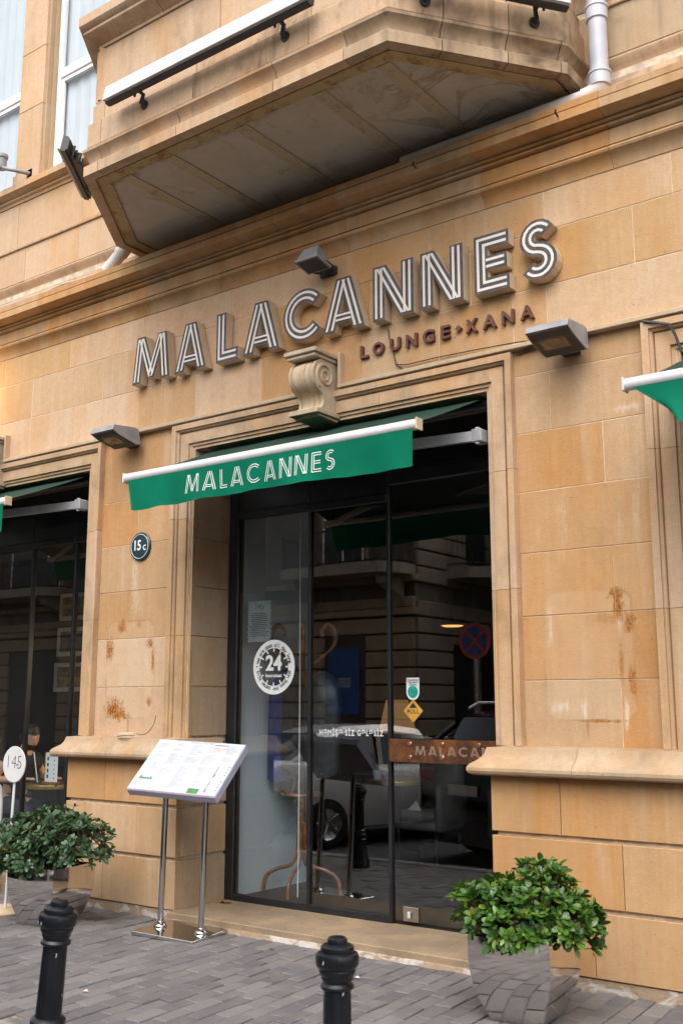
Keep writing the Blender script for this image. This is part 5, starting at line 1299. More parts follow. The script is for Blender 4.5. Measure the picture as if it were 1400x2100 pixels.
rect("v", .56, .69, .485, .494); rect("y", .57, .69, .455, .461); rect("g", .05, .175, .115, .128); rect("g", .055, .075, .128, .140); rect("g", .15, .165, .128, .138)
rect("g", .56, .66, .015, .062); rect("r", .005, .865, .006, .0095)
for k in range(2):
    z = .20 - k*.145
    for j in range(4): rect("k", .80, .812, z+j*.028, z+.008+j*.028); rect("n", .765, .79, z+j*.028, z+.004+j*.028)
    rect("v", .705, .722, z-.02, z+.012); rect("k", .711, .716, z+.012, z+.085)
for key, mt, nm in (("k", M_PRINTK, "dark_print"), ("g", M_PRINTG, "green_print"), ("v", M_PRINTV, "violet_print"), ("y", M_PRINTY, "amber_print"), ("r", M_PRINTR, "red_line"), ("n", M_PRINTGR, "menu_lines")): tag(pr[key].build(nm, mt, ms, recalc=False), kind="stuff")

# ================================================================== BOLLARDS
def bollard(loc, rot, label):
    B = thing("bollard", label, "bollard", loc, rot, group="black cast iron bollards")
    O = Vector(loc)
    prof = [(.0, 0), (.115, 0), (.115, .05), (.108, .06), (.102, .10), (.088, .19), (.076, .25), (.078, .255), (.084, .265), (.084, .285), (.073, .295), (.072, .30), (.081, .308), (.084, .322), (.081, .337), (.073, .345), (.070, .350), (.078, .356), (.078, .374), (.068, .382), (.055, .388)]
    prof = [(r_*.93, z) for r_, z in prof]
    mb = MB(); mb.lathe(prof, 32, loc); mb.build("base", M_BLACKP, B, smooth=40)
    sh = MB(); n = 48; rows = 14; vs = []; fs = []
    for j in range(rows+1):
        z = .384 + (.672-.384)*j/rows; 
        for k in range(n):
            fl_ = .0035*(1 if (k % 6) in (0, 1) else 0)*(0 if j in (0, rows) else 1)
            r_ = .0545 - .004*j/rows - fl_; a = 2*math.pi*k/n; vs.append(O + Vector((r_*math.cos(a), r_*math.sin(a), z)))
    for j in range(rows):
        for k in range(n): fs.append((j*n+k, j*n+(k+1) % n, (j+1)*n+(k+1) % n, (j+1)*n+k))
    sh.add(vs, fs); sh.build("shaft", M_BLACKP, B, smooth=50)
    cap = [(.050, .668), (.060, .672), (.067, .678), (.067, .686), (.061, .692), (.057, .696), (.060, .704), (.065, .712), (.064, .718), (.072, .730), (.074, .738), (.072, .744), (.080, .750), (.086, .760), (.087, .785), (.083, .797), (.072, .803), (.066, .803), (.068, .811), (.066, .821), (.056, .828), (.040, .830), (.041, .838), (.039, .848), (.030, .854), (.0, .855)]
    cap = [(r_*.93, z) for r_, z in cap]
    mb = MB(); mb.lathe(cap, 32, loc); mb.build("cap", M_BLACKP, B, smooth=40)
    ch_ = MB(); rr = random.Random(label)
    for k in range(10):
        a = rr.uniform(0, 6.28); z = rr.uniform(.40, .80); r_ = .0548 if z < .67 else .0735
        if z > .67: z = rr.choice([.767, .775]); r_ = .0812
        c = O + Vector((r_*math.cos(a), r_*math.sin(a), z)); d = Vector((-math.sin(a), math.cos(a), 0)); s1 = rr.uniform(.002, .006); s2 = rr.uniform(.004, .012)
        ch_.add([c-d*s1-Vector((0, 0, s2)), c+d*s1*.4-Vector((0, 0, s2*.6)), c+d*s1+Vector((0, 0, s2*.5)), c-d*s1*.3+Vector((0, 0, s2))], [(0, 1, 2, 3)])
    tag(ch_.build("paint_chips", M_PRINTGR, B, recalc=False), kind="stuff")
    return B
bollard((-3.80, -3.20, ZP+.014), (R(0.5), R(5.5), 0), "leaning black fluted bollard at the lower left in front of the planter")
bollard((-2.470, -2.93, ZP-.032), (0, 0, 0), "upright black fluted bollard at the bottom centre in front of the step")
bollard((-6.75, -1.95, ZP), (0, 0, 0), "black fluted bollard seen only mirrored in the door glass")

# ================================================================== PLANTERS AND SHRUBS
def planter(c, rot, label, rim=.44):
    P = thing("planter", label, "planter", (c[0], c[1], ZP), (0, 0, rot), group="polished steel planters")
    O = Vector((c[0], c[1], ZP)); prof = [(.140, 0), (.150, .012), (.168, .05), (.192, .11), (.212, .17), (.226, .235), (.233, .30), (.2355, .36), (.2345, rim), (.2230, rim), (.2225, rim-.06)]
    sides = [(-1, -1), (1, -1), (1, 1), (-1, 1)]
    for k in range(4):
        mb = MB(); n = 12; vs = []
        for h_, z in prof:
            for i in range(n+1):
                t = -1+2*i/n; bul = .004*(1-t*t)*math.sin(math.pi*min(1, z/rim))
                a = k*math.pi/2; u, v = t*h_, -h_-bul; vs.append(O + Vector((u*math.cos(a)-v*math.sin(a), u*math.sin(a)+v*math.cos(a), z)))
        fs = [(j*(n+1)+i, j*(n+1)+i+1, (j+1)*(n+1)+i+1, (j+1)*(n+1)+i) for j in range(len(prof)-1) for i in range(n)]
        mb.add(vs, fs); mb.build("side_panel", M_PLSTEEL, P, smooth=35)
    mb = MB(); mb.box(c[0]-.222, c[0]+.222, c[1]-.222, c[1]+.222, ZP+rim-.075, ZP+rim-.06); mb.build("soil", M_SOIL, P)
    return P
def shrub(c, zb_, lobes, label, mat, seed, count):
    rnd = random.Random(seed); S = thing("shrub", label, "shrub", (c[0], c[1], zb_), group="leafy shrubs in steel planters")
    lf = MB(); tw = MB(); C = Vector((c[0], c[1], zb_))
    def leaf(b, d, up, ln, wd, curl):
        s = d.cross(up)
        if s.length < 1e-3: return
        s.normalize(); n_ = s.cross(d).normalized(); rows = []
        for t, w in ((0, .10), (.30, .55), (.62, 1.0), (.86, .80), (1.0, .12)):
            p = b + d*(ln*t) + n_*(-curl*ln*t*t + .10*ln*t); rows.append((p + s*(wd*w) + n_*(.22*wd*w), p, p - s*(wd*w) + n_*(.22*wd*w)))
        vs = [q for r_ in rows for q in r_]; fs = []
        for i in range(4):
            fs += [(i*3, i*3+1, i*3+4, i*3+3), (i*3+1, i*3+2, i*3+5, i*3+4)]
        lf.add(vs, fs)
    tot = sum(l[4] for l in lobes)
    for k in range(count):
        r_ = rnd.random()*tot
        for l in lobes:
            r_ -= l[4]
            if r_ <= 0: break
        while True:
            v = Vector((rnd.gauss(0, 1), rnd.gauss(0, 1), rnd.gauss(0, 1))).normalized()
            if v.z > -.62: break
        dep = rnd.choice([1.0, 1.0, .97, .9, .78, .6]) * rnd.uniform(.90, 1.12) * (1.22 if rnd.random() < .04 else 1.0)
        p = C + Vector((l[0] + v.x*l[3][0]*dep, l[1] + v.y*l[3][1]*dep, l[2] + v.z*l[3][2]*dep))
        if mnoise.noise(p*8.5 + Vector((seed, 0, 0))) < -.22: continue
        ax = (v*.75 + Vector((0, 0, .55)) + Vector((rnd.uniform(-.3, .3), rnd.uniform(-.3, .3), rnd.uniform(-.2, .2)))).normalized()
        tw.tube([p - ax*.07 - v*.02, p], [.0035, .0025], 4, cap=False)
        ref = ax.orthogonal().normalized(); n = rnd.randint(7, 10); ph = rnd.random()*6.28; sc_ = rnd.uniform(.65, 1.2)
        for i in range(n):
            inner = i >= n-3; th = ph + i*2.4
            rad = Matrix.Rotation(th, 3, ax) @ ref; op = rnd.uniform(.25, .5) if inner else rnd.uniform(.75, 1.25)
            d = (ax*math.cos(op) + rad*math.sin(op)).normalized(); ln = (.036 if inner else .067)*sc_*rnd.uniform(.78, 1.18)
            leaf(p, d, ax, ln, ln*rnd.uniform(.19, .24), rnd.uniform(.0, .35))
    for k in range(26):
        l = rnd.choice(lobes); v = Vector((rnd.gauss(0, 1), rnd.gauss(0, 1), abs(rnd.gauss(0, .8)))).normalized(); e = C + Vector((l[0]+v.x*l[3][0]*.97, l[1]+v.y*l[3][1]*.97, l[2]+v.z*l[3][2]*.97)); b0 = C + Vector((l[0]*.3, l[1]*.3, -.03))
        tw.tube([b0, b0.lerp(e, .5) + Vector((rnd.uniform(-.02, .02), rnd.uniform(-.02, .02), .02)), e], [.007, .005, .003], 5)
    for k in range(10):
        a = rnd.random()*6.28; e = C + Vector((math.cos(a)*.15, math.sin(a)*.15, rnd.uniform(.10, .2))); tw.tube([C + Vector((math.cos(a)*.04, math.sin(a)*.04, -.05)), (C+e)/2 + Vector((0, 0, .02)), e], [.009, .007, .004], 6)
    tag(lf.build("foliage", mat, S, smooth=80, recalc=False), kind="stuff"); tw.build("stem", M_TWIG, S, smooth=60, recalc=False)
pR = (-2.835, -.725); pL = (-6.985, -.655)
planter(pR, R(4), "square polished steel planter at the lower right before the stone pier"); planter(pL, R(9), "square polished steel planter at the lower left behind the leaning bollard")
shrub((pR[0], pR[1]), ZP+.42, [(-.19, -.06, .12, (.175, .17, .17), 1.0), (.09, .02, .17, (.215, .20, .20), 1.5), (.25, .06, .07, (.165, .16, .14), .8), (.02, -.14, .06, (.18, .13, .12), .8)], "bright green leafy shrub in the right steel planter", M_LEAFR, 4, 700)
shrub((pL[0], pL[1]), ZP+.42, [(-.27, -.08, .14, (.25, .23, .22), 1.2), (.0, .0, .22, (.30, .25, .21), 1.6), (.26, .05, .18, (.24, .22, .23), 1.2), (-.12, -.22, .06, (.24, .15, .14), .9)], "dark green leafy shrub in the left steel planter", M_LEAFL, 9, 780)

# ================================================================== TABLE SIGN 145 ON A POLE
sg = thing("pole_sign", "white round sign reading 145 on a thin white pole left of the planter", "sign", (-7.66, -.575, ZP), (0, R(1.9), 0))
sx_, sy_ = -7.66, -.575
mb = MB(); mb.lathe([(0, 0), (.20, 0), (.205, .006), (.205, .018), (.195, .026), (0, .028)], 36, (sx_, sy_, ZP)); mb.build("base", M_SIDE, sg, smooth=40)
mb = MB(); mb.cbox(sx_-.013, sx_+.013, sy_-.006, sy_+.006, ZP+.028, ZP+1.06, .003); mb.build("pole", M_WHITE, sg)
mb = MB(); mb.lathe([(0, 0), (.147, 0), (.149, .003), (.149, .009), (.147, .012), (0, .012)], 48, (sx_, sy_-.008, ZP+1.185), Mx); mb.build("disc", M_WHITE, sg, smooth=40)
mb = MB(); put_text(mb, "145", .16, lambda u, v: Vector((sx_+u*.95, sy_-.0215, ZP+1.20+v)), -.004); put_text(mb, "cafe", .025, lambda u, v: Vector((sx_+.05+u, sy_-.0216, ZP+1.185+v))); mb.build("number", M_PRINTK, sg, recalc=False)
# outdoor chair at the left edge
M_RED = simple("red_fabric", (0.30, 0.035, 0.03), 0.8, var=0.3); oc = thing("outdoor_chair", "white framed outdoor chair with red back at the left edge", "chair", (-8.68, -.35, ZP))
mb = MB(); mb.cbox(-8.91, -8.47, -.56, -.12, .40, .44, .01); mb.build("seat", M_RED, oc)
mb = MB(); mb.cbox(-8.51, -8.47, -.55, -.13, .52, .84, .01); mb.build("backrest", M_RED, oc)
mb = MB(); mb.tube(spline([(-8.48, -.58, ZP), (-8.46, -.58, .45), (-8.45, -.57, .80), (-8.45, -.50, .90), (-8.45, -.18, .90), (-8.45, -.11, .80), (-8.46, -.10, .45), (-8.48, -.10, ZP)]), .022, 8); mb.build("frame", M_WHITE, oc, smooth=60)
for y in (-.56, -.12): mb = MB(); mb.tube([(-8.90, y, .42), (-8.93, y, ZP)], .018, 8); mb.build("leg", M_WHITE, oc)

# fallen leaf on the step and a manhole-like lid on the pavement
M_DRY = simple("dry_leaf", (0.23, 0.13, 0.045), 0.8); mb = MB(); c = Vector((-6.17, .46, .023)); pts = []
for k in range(16):
    a = k*math.pi/8; r_ = .075*(1 if k % 2 == 0 else .55); pts.append(c + Vector((r_*math.cos(a), r_*.8*math.sin(a), .012*math.sin(k*2.1)+.008)))
mb.add([c + Vector((0, 0, .012))] + pts, [(0, 1+k, 1+(k+1) % 16) for k in range(16)]); tag(mb.build("dry_leaf", M_DRY, None, org=tuple(c)), "brown dry leaf on the step by the left door jamb", "leaf")
mb = MB(); mb.lathe([(0, .008), (.075, .008), (.085, .002), (.085, -.01)], 24, (-6.82, -.34, ZP)); tag(mb.build("drain_lid", M_DARK, None, org=(-6.82, -.34, ZP), smooth=40), "small round dark lid in the pavement behind the left planter", "lid")
mb = MB(); mb.tube(spline([(-6.78, .0, 1.375), (-6.70, -.02, 1.37), (-6.64, -.01, 1.39), (-6.60, .02, 1.46), (-6.59, .03, 1.53)]), .003, 6); tag(mb.build("wire_stub", M_DARK, None, org=(-6.78, 0, 1.375)), "bent wire stub lying on the left ledge", "wire")
mb = MB(); mb.tube(spline([(-6.98, -.03, 1.362), (-6.88, -.05, 1.372), (-6.80, -.01, 1.372)]), .014, 6); tag(mb.build("cloth_scrap", M_SIDE, None, org=(-6.98, -.03, 1.36)), "pale twisted scrap lying on the left ledge", "scrap")

# ================================================================== ACROSS THE STREET (seen mirrored in the glass)
YO = -16.0
M_OPP = stone_mat("opposite_stone", 0.3, warm=0.35); M_OPPD = simple("opposite_dark_opening", (0.03, 0.028, 0.027), 0.4); M_IRON = simple("wrought_iron", (0.015, 0.015, 0.016), 0.5); M_BLUEP = simple("blue_poster", (0.012, 0.075, 0.25), 0.45, var=0.1); M_BRDOOR = simple("brown_door", (0.06, 0.03, 0.018), 0.5)
ob = thing("opposite_building", "banded stone building with balconies across the street, mirrored in the glass", "building", (-22, YO, 0))
cr = MB(); cr.box(-48, -15.1, YO-6, YO-.12, -.3, 9.3); cr.box(-15.1, 14, YO-10, YO-4.12, -.3, 9.0); core = cr.build("wall", M_OPP, ob, color=(.17, .145, .12))
opn = [(-42.5, -41), (-38.5, -37), (-34.9, -33.4), (-32.4, -29.6), (-26.6, -25.1), (-22.9, -21.4), (-18.05, -16.65)]
def solid(z0, z1):
    xs = [-48.0]
    for a, b in opn: xs += [a, b]
    xs.append(-15.1); return list(zip(xs[::2], xs[1::2]))
for k in range(9):
    z0 = -.05 + k*.45; z1 = z0+.40
    for a, b in (solid(z0, z1) if z0 < 3.2 else [(-48, -15.1)]):
        mb = MB(); mb.cbox(a, b, YO-.13, YO, z0, z1, .02); mb.build("stone_band", M_OPP, core, color=sc("grey"))
for (a, b) in opn:
    mb = MB(); mb.box(a-.02, b+.02, YO-.118, YO-.10, -.05, 3.58); d_ = mb.build("doorway", M_OPPD, ob)
for z0, z1, d in ((4.02, 4.2, .10), (4.22, 4.5, .02), (4.9, 5.05, .18), (8.6, 8.8, .2), (9.0, 9.4, .35)):
    mb = MB(); mb.cbox(-48, -15.1+d, YO-.13, YO+d, z0, z1, .02); mb.build("string_course", M_OPP, core, color=sc("grey"))
for fz in (5.6,):
    for k, (a, b) in enumerate(opn):
        mb = MB(); mb.cbox(a-.12, b+.12, YO-.125, YO+.05, fz-.1, fz+2.7, .02); w = mb.build("window_surround", M_OPP, ob, color=sc("grey"))
        mb = MB(); mb.box(a, b, YO+.05, YO+.056, fz, fz+2.55); mb.build("pane", M_OPPD, w)
        mb = MB()
        for q in (a+.03, (a+b)/2, b-.03): mb.box(q-.03, q+.03, YO+.057, YO+.075, fz, fz+2.55)
        mb.box(a, b, YO+.0575, YO+.074, fz+1.75, fz+1.83); mb.build("frame", M_WFRAME, w)
def balcony(x0, x1, y, dep, z):
    mb = MB(); mb.prism([(x0, y), (x0, y+dep*.55), (x0+.35, y+dep), (x1-.35, y+dep), (x1, y+dep*.55), (x1, y)], z, z+.28, lambda u, v, w: Vector((u, v, w))); s = mb.build("balcony", M_OPP, ob, color=(.42, .36, .28))
    path = [(x0+.06, y), (x0+.06, y+dep*.55), (x0+.38, y+dep-.07), (x1-.38, y+dep-.07), (x1-.06, y+dep*.55), (x1-.06, y)]; rl = MB()
    for h_ in (.34, 1.22): rl.tube([Vector((p[0], p[1], z+h_)) for p in path], .022, 5)
    for a, b in zip(path, path[1:]):
        a, b = Vector(a), Vector(b); n = max(1, int((b-a).length/.13))
        for i in range(n): q = a.lerp(b, i/n); rl.tube([(q.x, q.y, z+.3), (q.x, q.y, z+1.2)], .010, 4, cap=False); rl.tube([(q.x-.05, q.y, z+.6), (q.x+.03, q.y, z+.75), (q.x-.05, q.y, z+.9)], .009, 4, cap=False)
    rl.build("railing", M_IRON, s)
    for xx in (x0+.5, x1-.5):
        mb = MB(); mb.prism([(y, z), (y+dep*.8, z), (y+dep*.7, z-.25), (y+.15, z-.55), (y, z-.8)], xx-.14, xx+.14, lambda u, v, w: Vector((w, u, v))); mb.build("bracket", M_OPP, s, color=(.40, .34, .27))
balcony(-19.0, -15.0, YO, 1.25, 5.05); balcony(-34.8, -28.9, YO, 1.3, 5.3); balcony(-27.2, -21.0, YO, 1.2, 5.1)
for k in range(19):
    z0 = -.05+k*.45
    if 4.0 < z0 < 4.9: continue
    mb = MB(); mb.cbox(-15.13, -15.0, YO-6, YO-.14, z0, z0+.40, .02); mb.build("stone_band", M_OPP, core, color=(.34, .285, .215))
sb = MB(); sb.prism([(-15.1, YO-5), (-14.3, YO-5), (-13.8, YO-4.6), (-13.8, YO-2.0), (-14.3, YO-1.6), (-15.1, YO-1.6)], 5.1, 5.4, lambda u, v, w: Vector((u, v, w))); sbo = sb.build("balcony", M_OPP, ob, color=(.46, .38, .29))
rl = MB(); pth = [(-15.0, YO-1.66), (-14.35, YO-1.66), (-13.86, YO-2.05), (-13.86, YO-4.55), (-14.35, YO-4.94)]
for h_ in (5.5, 6.4): rl.tube([Vector((p[0], p[1], h_)) for p in pth], .025, 5)
for a, b in zip(pth, pth[1:]):
    a, b = Vector(a), Vector(b); n = max(1, int((b-a).length/.14))
    for i in range(n): q = a.lerp(b, i/n); rl.tube([(q.x, q.y, 5.4), (q.x, q.y, 6.4)], .012, 4, cap=False)
rl.build("railing", M_IRON, sbo)
for yy in (YO-3.9, YO-2.4): mb = MB(); mb.box(-15.0, -14.97, yy-.5, yy+.5, .2, 3.3); mb.build("doorway", M_OPPD, ob)
mb = MB(); mb.box(-15.0, -14.97, YO-3.8, YO-2.7, 5.45, 8.1); mb.build("balcony_door", M_OPPD, ob)
for k in range(9):
    z0 = -.05+k*.45; mb = MB(); mb.cbox(-15.0, 14, YO-4.13, YO-4, z0, z0+.40, .02); mb.build("stone_band", M_OPP, core, color=(.13, .11, .09))
for a in (-13.6, -11.6, -8.5, -5.0, -1.0, 3.0, 7.0):
    mb = MB(); mb.box(a, a+1.2, YO-3.998, YO-3.98, .2, 3.2); mb.build("doorway", M_OPPD, ob)
    mb = MB(); mb.box(a, a+1.2, YO-3.998, YO-3.98, 5.5, 8.0); mb.build("window", M_OPPD, ob)
mb = MB(); mb.box(-18.05, -16.65, YO-.098, YO-.06, -.05, 3.55); dd = mb.build("shop_door", M_BRDOOR, ob)
ps = thing("poster", "tall blue poster in the brown shop door across the street", "poster", (-17.4, YO-.05, 1.4))
mb = MB(); mb.box(-17.93, -16.88, YO-.055, YO-.04, 1.4, 3.2); mb.build("sheet", M_BLUEP, ps)
mb = MB(); mb.box(-17.62, -17.18, YO-.0395, YO-.036, 2.12, 2.38); mb.build("white_box", M_PRINTGR, ps)
mb = MB(); put_text(mb, "XOŞ", .2, lambda u, v: Vector((-17.4-u, YO-.035, 2.25+v)), .004); mb.build("lettering", M_BLUEP, ps, recalc=False)

def car(rear, heading, L_, W_, H_, mat, label, suv=False, name="parked_car"):
    h = Vector((heading[0], heading[1], 0)).normalized(); lft = Vector((-h.y, h.x, 0)); O = Vector((rear[0], rear[1], -.20))
    A = thing(name, label, "car", tuple(O), group="cars parked at the kerb")
    T = lambda x, y, z: O + h*x + lft*y + Vector((0, 0, z))
    k = H_/1.47
    if not suv: bel = [(0, .55, .80), (.04, .98, .93), (.35, 1.06, .97), (1.0, 1.04, 1.0), (1.8, .98, 1.0), (2.9, .96, 1.0), (3.6, .92, .99), (4.2, .80, .95), (L_-.08, .66, .86), (L_, .50, .76)]
    else: bel = [(0, .62, .85), (.05, 1.08, .94), (.4, 1.12, .98), (1.2, 1.12, 1.0), (2.4, 1.10, 1.0), (3.3, 1.10, 1.0), (3.7, 1.07, .98), (4.3, .98, .95), (L_-.08, .8, .88), (L_, .6, .8)]
    def loft(secs, mat, nm, par):
        mb = MB(); n = len(secs[0]); vs = [p for s in secs for p in s]; fs = []
        for i in range(len(secs)-1):
            for q in range(n): fs.append((i*n+q, i*n+(q+1) % n, (i+1)*n+(q+1) % n, (i+1)*n+q))
        fs += [tuple(range(n)), tuple((len(secs)-1)*n+q for q in range(n))]; mb.add(vs, fs); return mb.build(nm, mat, par, smooth=38)
    hw = W_/2; secs = []
    for x, b, w in bel:
        w *= hw; b *= k; pts = [(-w*.80, b), (-w*.95, b-.04), (-w, b-.12), (-w*1.0, .62*k), (-w*.985, .42*k), (-w*.93, .24*k), (-w*.7, .20*k)]
        pts += [(-a, c) for a, c in reversed(pts)]; secs.append([T(x, a, c) for a, c in pts])
    loft(secs, mat, "body", A)
    if not suv: gh = [(.42, 1.04, .76), (1.05, 1.36, .70), (1.5, 1.45, .68), (2.2, 1.47, .68), (2.75, 1.40, .70), (3.35, .98, .78)]
    else: gh = [(.12, 1.10, .80), (.50, 1.62, .72), (1.0, 1.70, .70), (2.2, 1.72, .70), (2.9, 1.66, .71), (3.6, 1.09, .8)]
    def ghsec(x, z, w, e, zb_): return [T(x, -hw*w-.10-e, zb_), T(x, -hw*w+.02-e, z-.09), T(x, -hw*w+.14, z+e), T(x, hw*w-.14, z+e), T(x, hw*w-.02+e, z-.09), T(x, hw*w+.10+e, zb_)]
    zb_ = (.93 if not suv else 1.05)*k
    loft([ghsec(x, z*k if not suv else z*H_/1.72, w, 0, zb_) for x, z, w in gh], M_CARGL, "window_glass", A)
    mb = MB(); rs_ = [s for s in gh]; vs = []; sc2 = H_/1.47 if not suv else H_/1.72
    for x, z, w in gh[1:-1]:
        vs += [T(x, -hw*w+.03, z*sc2-.075), T(x, -hw*w+.13, z*sc2+.012), T(x, hw*w-.13, z*sc2+.012), T(x, hw*w-.03, z*sc2-.075)]
    n = 4; mb.add(vs, [(i*n+q, i*n+q+1, (i+1)*n+q+1, (i+1)*n+q) for i in range(len(gh)-3) for q in range(3)]); mb.build("roof", mat, A, smooth=40)
    for s in (-1, 1):
        mb = MB()
        for i0, i1 in ((0, 1), (len(gh)-2, len(gh)-1)):
            (x0, z0, w0), (x1, z1, w1) = gh[i0], gh[i1]
            a = T(x0, s*(hw*w0+.05), max(z0*sc2-.10, zb_)); b = T(x1, s*(hw*w1+.05), max(z1*sc2-.10, zb_)); mb.tube([a, a.lerp(b, .5)+Vector((0, 0, .02)), b], .05 if i0 == 0 else .035, 6)
        xm = gh[2][0]+.45; mb.tube([T(xm, s*(hw*.70+.10), zb_), T(xm, s*(hw*.70+.0), gh[2][1]*sc2-.06)], .035, 6)
        mb.build("pillar", mat, A, smooth=60)
        m2 = MB(); m2.cbox(-.09, .09, -.07, .07, -.06, .06, .03, Matrix.Translation(T(gh[-1][0]-.35, s*(hw+.10), zb_+.10))); m2.build("mirror", mat, A)
        m3 = MB(); m3.cbox(-.10, .10, -.02, .02, -.012, .012, .006, Matrix.Translation(T(1.55, s*(hw+.012), .82*k)) @ h.to_track_quat('X', 'Z').to_matrix().to_4x4()); m3.build("door_handle", M_CHROME, A)
        m4 = MB(); m4.cbox(-.06, .12, -.16, .16, -.09, .09, .03, Matrix.Translation(T(.06, s*hw*.72, .82*k)) @ h.to_track_quat('X', 'Z').to_matrix().to_4x4()); m4.build("tail_light", M_TAIL, A)
        m5 = MB(); m5.cbox(-.14, .05, -.16, .16, -.06, .06, .03, Matrix.Translation(T(L_-.06, s*hw*.66, .62*k)) @ h.to_track_quat('X', 'Z').to_matrix().to_4x4()); m5.build("headlight", M_PRINTW, A)
        if suv: m6 = MB(); m6.tube([T(.6, s*(hw*.62), H_+.0), T(.75, s*(hw*.62), H_+.07), T(2.7, s*(hw*.62), H_+.07), T(2.9, s*(hw*.62), H_-.02)], .018, 6); m6.build("roof_rail", M_STEEL, A)
        for x in (.98, L_-.86):
            R_ = .32 if not suv else .37; ax = lft*s; Mr = ax.to_track_quat('Z', 'Y').to_matrix(); c = T(x, s*(hw-.20), R_)
            m7 = MB(); m7.lathe([(R_*.62, 0), (R_*.95, .01), (R_, .05), (R_, .17), (R_*.95, .21), (R_*.64, .215)], 28, tuple(c), Mr, False); wh = m7.build("tyre", M_TYRE, A, smooth=40)
            m8 = MB(); m8.lathe([(0, .16), (R_*.2, .19), (R_*.24, .16), (R_*.58, .19), (R_*.66, .212), (R_*.66, .05)], 28, tuple(c), Mr, False)
            for q in range(5):
                a = q*2*math.pi/5; d = Mr @ Vector((math.cos(a), math.sin(a), 0)); m8.tube([c+ax*.19, c+ax*.205+d*R_*.6], .03, 5)
            m8.build("rim", M_STEEL, wh, smooth=40)
    if not suv:
        m9 = MB(); m9.tube([T(.75, 0, 1.25*k), T(.62, 0, 1.33*k)], [.03, .008], 6); m9.build("antenna", mat, A)
    m10 = MB(); m10.cbox(-.01, .01, -.26, .26, -.06, .06, .004, Matrix.Translation(T(-.008, 0, .70*k)) @ h.to_track_quat('X', 'Z').to_matrix().to_4x4()); m10.build("number_plate", M_PRINTW, A)
    return A
M_CARGL = simple("car_glass", (0.02, 0.022, 0.03), 0.05, var=0.1, bstr=0, coat=0.6); M_TAIL = simple("tail_lamp_red", (0.30, 0.01, 0.01), 0.2); M_TYRE = simple("tyre_rubber", (0.015, 0.015, 0.016), 0.8)
M_CARW = simple("pearl_white_paint", (0.80, 0.80, 0.80), 0.22, var=0.02, bstr=0, coat=0.8); M_CARK = simple("black_car_paint", (0.008, 0.008, 0.01), 0.15, var=0.1, bstr=0, coat=0.9)
car((-9.70, -3.10), (.35, -.94), 4.6, 1.80, 1.55, M_CARW, "white sedan parked tail first, mirrored in the middle of the glass door")
car((-6.35, -3.45), (.35, -.94), 4.7, 1.90, 1.78, M_CARK, "black tall estate car with roof rails mirrored at the right of the glass door", True)

# no stopping sign
ns = thing("no_stopping_sign", "round blue and red no stopping sign across the street, mirrored in the door glass", "sign", (-8.72, -8.0, -.2))
mb = MB(); mb.tube([(-8.72, -8.03, -.2), (-8.72, -8.03, 3.0)], .03, 10); mb.build("post", M_STEEL, ns, smooth=50)
mb = MB(); Mn = Matrix.Rotation(R(-90), 3, 'X'); mb.lathe([(0, 0), (.30, 0), (.30, .012), (0, .012)], 36, (-8.72, -8.0, 2.68), Mn); mb.build("blue_disc", M_BLUEP, ns)
mb = MB(); mb.lathe([(.235, .013), (.30, .013), (.30, .016), (.235, .016)], 36, (-8.72, -8.0, 2.68), Mn, False)
for s in (-1, 1): mb.box(-.27, .27, .0132+.0004*s, .0158+.0004*s, -.028, .028, Matrix.Translation((-8.72, -8.0, 2.68)) @ Matrix.Rotation(R(45*s), 4, 'Y'))
mb.build("red_cross", M_PRINTR, ns, recalc=False)

# ================================================================== LIT LAMPS
def emit_mat(name, col, st):
    N = NT(name); e = N.n("ShaderNodeEmission", {"Color": (*col, 1), "Strength": st}); N.t.links.new(e.outputs[0], N.out.inputs[0]); return N.mat
M_BULB = emit_mat("warm_bulb", (1.0, 0.45, 0.13), 0.8); M_SHADE = emit_mat("lit_shade", (1.0, 0.50, 0.18), 0.10)
wl_ = thing("wall_lantern", "lit warm wall lantern just left of the sign band", "lamp", (-9.42, .12, 4.93))
mb = MB(); mb.tube(spline([(-9.42, .12, 5.02), (-9.42, .0, 5.08), (-9.42, -.10, 5.06), (-9.42, -.13, 5.0)]), .012, 8); mb.build("bracket", M_DARK, wl_, smooth=60)
mb = MB(); mb.lathe([(.02, 5.0), (.05, 4.99), (.075, 4.95), (.07, 4.945)], 20, (-9.42, -.13, 0), None, False); mb.build("shade", M_DARK, wl_, smooth=40)
mb = MB(); mb.lathe([(0, 4.88), (.025, 4.89), (.035, 4.92), (.02, 4.96), (0, 4.97)], 14, (-9.42, -.13, 0)); mb.build("bulb", M_BULB, wl_, smooth=60)
ld = bpy.data.lights.new("wall_lantern_light", 'POINT'); ld.energy = 5.0; ld.color = (1.0, 0.58, 0.22); ld.shadow_soft_size = .05
lo_ = bpy.data.objects.new("wall_lantern_light", ld); COL.objects.link(lo_); lo_.parent = wl_; lo_.location = Vector((-9.42, -.13, 4.86)) - Vector((-9.42, .12, 4.93))
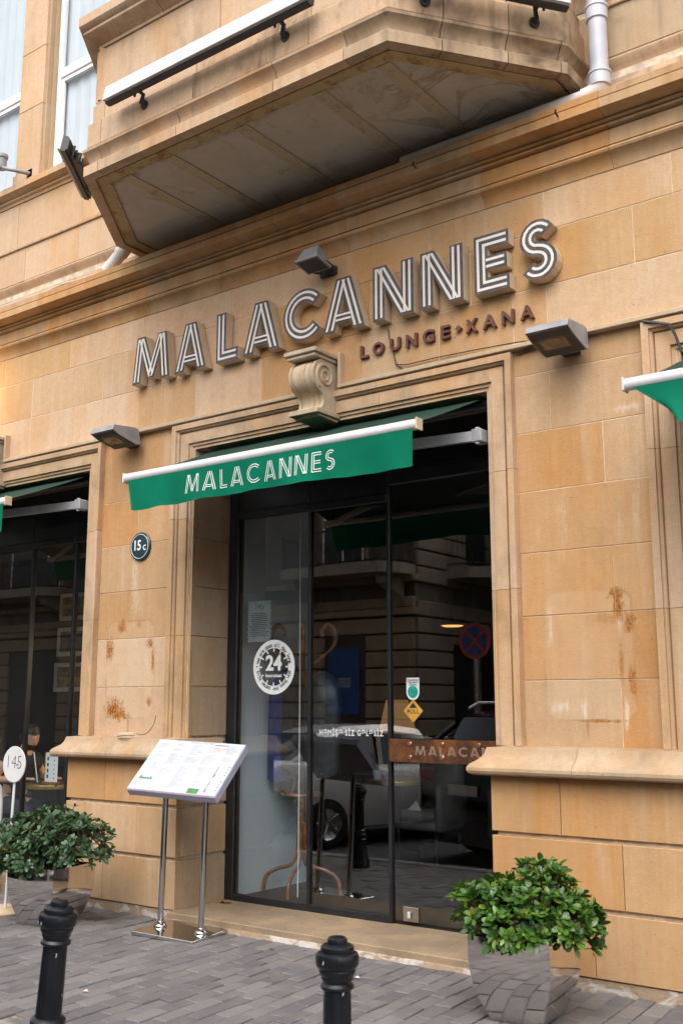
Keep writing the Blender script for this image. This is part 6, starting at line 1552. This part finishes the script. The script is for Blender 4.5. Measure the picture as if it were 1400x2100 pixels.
def pendant(x, y, z, label, e=0.35):
    P = thing("pendant_lamp", label, "lamp", (x, y, 3.55), group="small warm lamps inside the cafe")
    mb = MB(); mb.tube([(x, y, 3.55), (x, y, z+.10)], .006, 6); mb.build("cord", M_DARK, P)
    mb = MB(); mb.lathe([(.03, z+.11), (.06, z+.09), (.16, z+.02), (.155, z+.015)], 20, (x, y, 0), None, False); mb.build("shade", M_DARK, P, smooth=40)
    mb = MB(); mb.lathe([(0, z-.005), (.10, z), (.13, z+.012), (0, z+.014)], 18, (x, y, 0)); mb.build("bulb", M_BULB, P, smooth=50)
    l = bpy.data.lights.new("pendant_light", 'POINT'); l.energy = e; l.color = (1.0, 0.72, 0.42); l.shadow_soft_size = .08
    o = bpy.data.objects.new("pendant_light", l); COL.objects.link(o); o.parent = P; o.location = Vector((x, y, z-.06)) - Vector((x, y, 3.55))
pendant(-5.25, 4.0, 2.28, "small warm pendant lamp deep inside behind the door leaf")
pendant(-6.30, 4.4, 1.62+.9, "small warm pendant lamp deep inside left of the door leaf")
pendant(-8.30, 2.1, 2.2, "added unseen fill lamp behind the left pier for the seated man", 60.0)  # added lamp, hidden from view, brightens the seated man
tl_ = thing("table_lamp", "dim table lamp with a warm cone shade deep inside the cafe", "lamp", (-6.95, 4.2, .85))
mb = MB(); mb.lathe([(0, .85), (.10, .85), (.10, .87), (.02, .90), (.02, 1.25), (0, 1.25)], 16, (-6.95, 4.2, 0)); mb.build("foot", M_BLACK, tl_, smooth=40)
mb = MB(); mb.lathe([(.22, 1.30), (.13, 1.68), (.128, 1.68), (.218, 1.30)], 24, (-6.95, 4.2, 0), None, False); mb.build("shade", M_SHADE, tl_, smooth=40)
sd_t = thing("side_cabinet", "dark cabinet under the dim table lamp inside the cafe", "cabinet", (-6.95, 4.2, ZF)); mb = MB(); mb.cbox(-7.4, -6.5, 4.0, 4.45, ZF, .82, .01); mb.build("carcass", M_INTD, sd_t); mb = MB(); mb.cbox(-7.43, -6.47, 3.97, 4.47, .8215, .848, .006); mb.build("top", M_WOOD, sd_t)

M_SCRAP = simple("paper_scrap", (0.62, 0.60, 0.56), 0.8)
for x, y, lb in ((-5.15, -1.83, "tiny white paper scrap on the pavement left of the centre bollard"), (-4.05, -.62, "tiny pale paper scrap on the pavement right of the menu stand")):
    mb = MB(); c = Vector((x, y, ZP+.012)); mb.add([c+Vector((-.018, -.006, 0)), c+Vector((.014, -.010, .004)), c+Vector((.020, .007, .0)), c+Vector((-.004, .012, .010)), c+Vector((-.016, .006, .002))], [(0, 1, 2, 3, 4)])
    tag(mb.build("paper_scrap", M_SCRAP, None, org=tuple(c)), lb, "litter")
for x, y, lb, rz in ((-5.0, -.33, "small dry brown leaf lying on the pavement before the step", .4), (-3.35, -.38, "small dry leaf by the left side of the right planter", 2.0)):
    mb = MB(); c = Vector((x, y, ZP+.010)); u = Vector((math.cos(rz), math.sin(rz), 0)); w = Vector((-u.y, u.x, 0))
    mb.add([c-u*.03, c-u*.01+w*.013+Vector((0, 0, .006)), c+u*.02+w*.008+Vector((0, 0, .004)), c+u*.034, c+u*.012-w*.013+Vector((0, 0, .008)), c-u*.014-w*.010+Vector((0, 0, .003))], [(0, 1, 2, 3, 4, 5)])
    tag(mb.build("dry_leaf", M_DRY, None, org=tuple(c)), lb, "leaf")
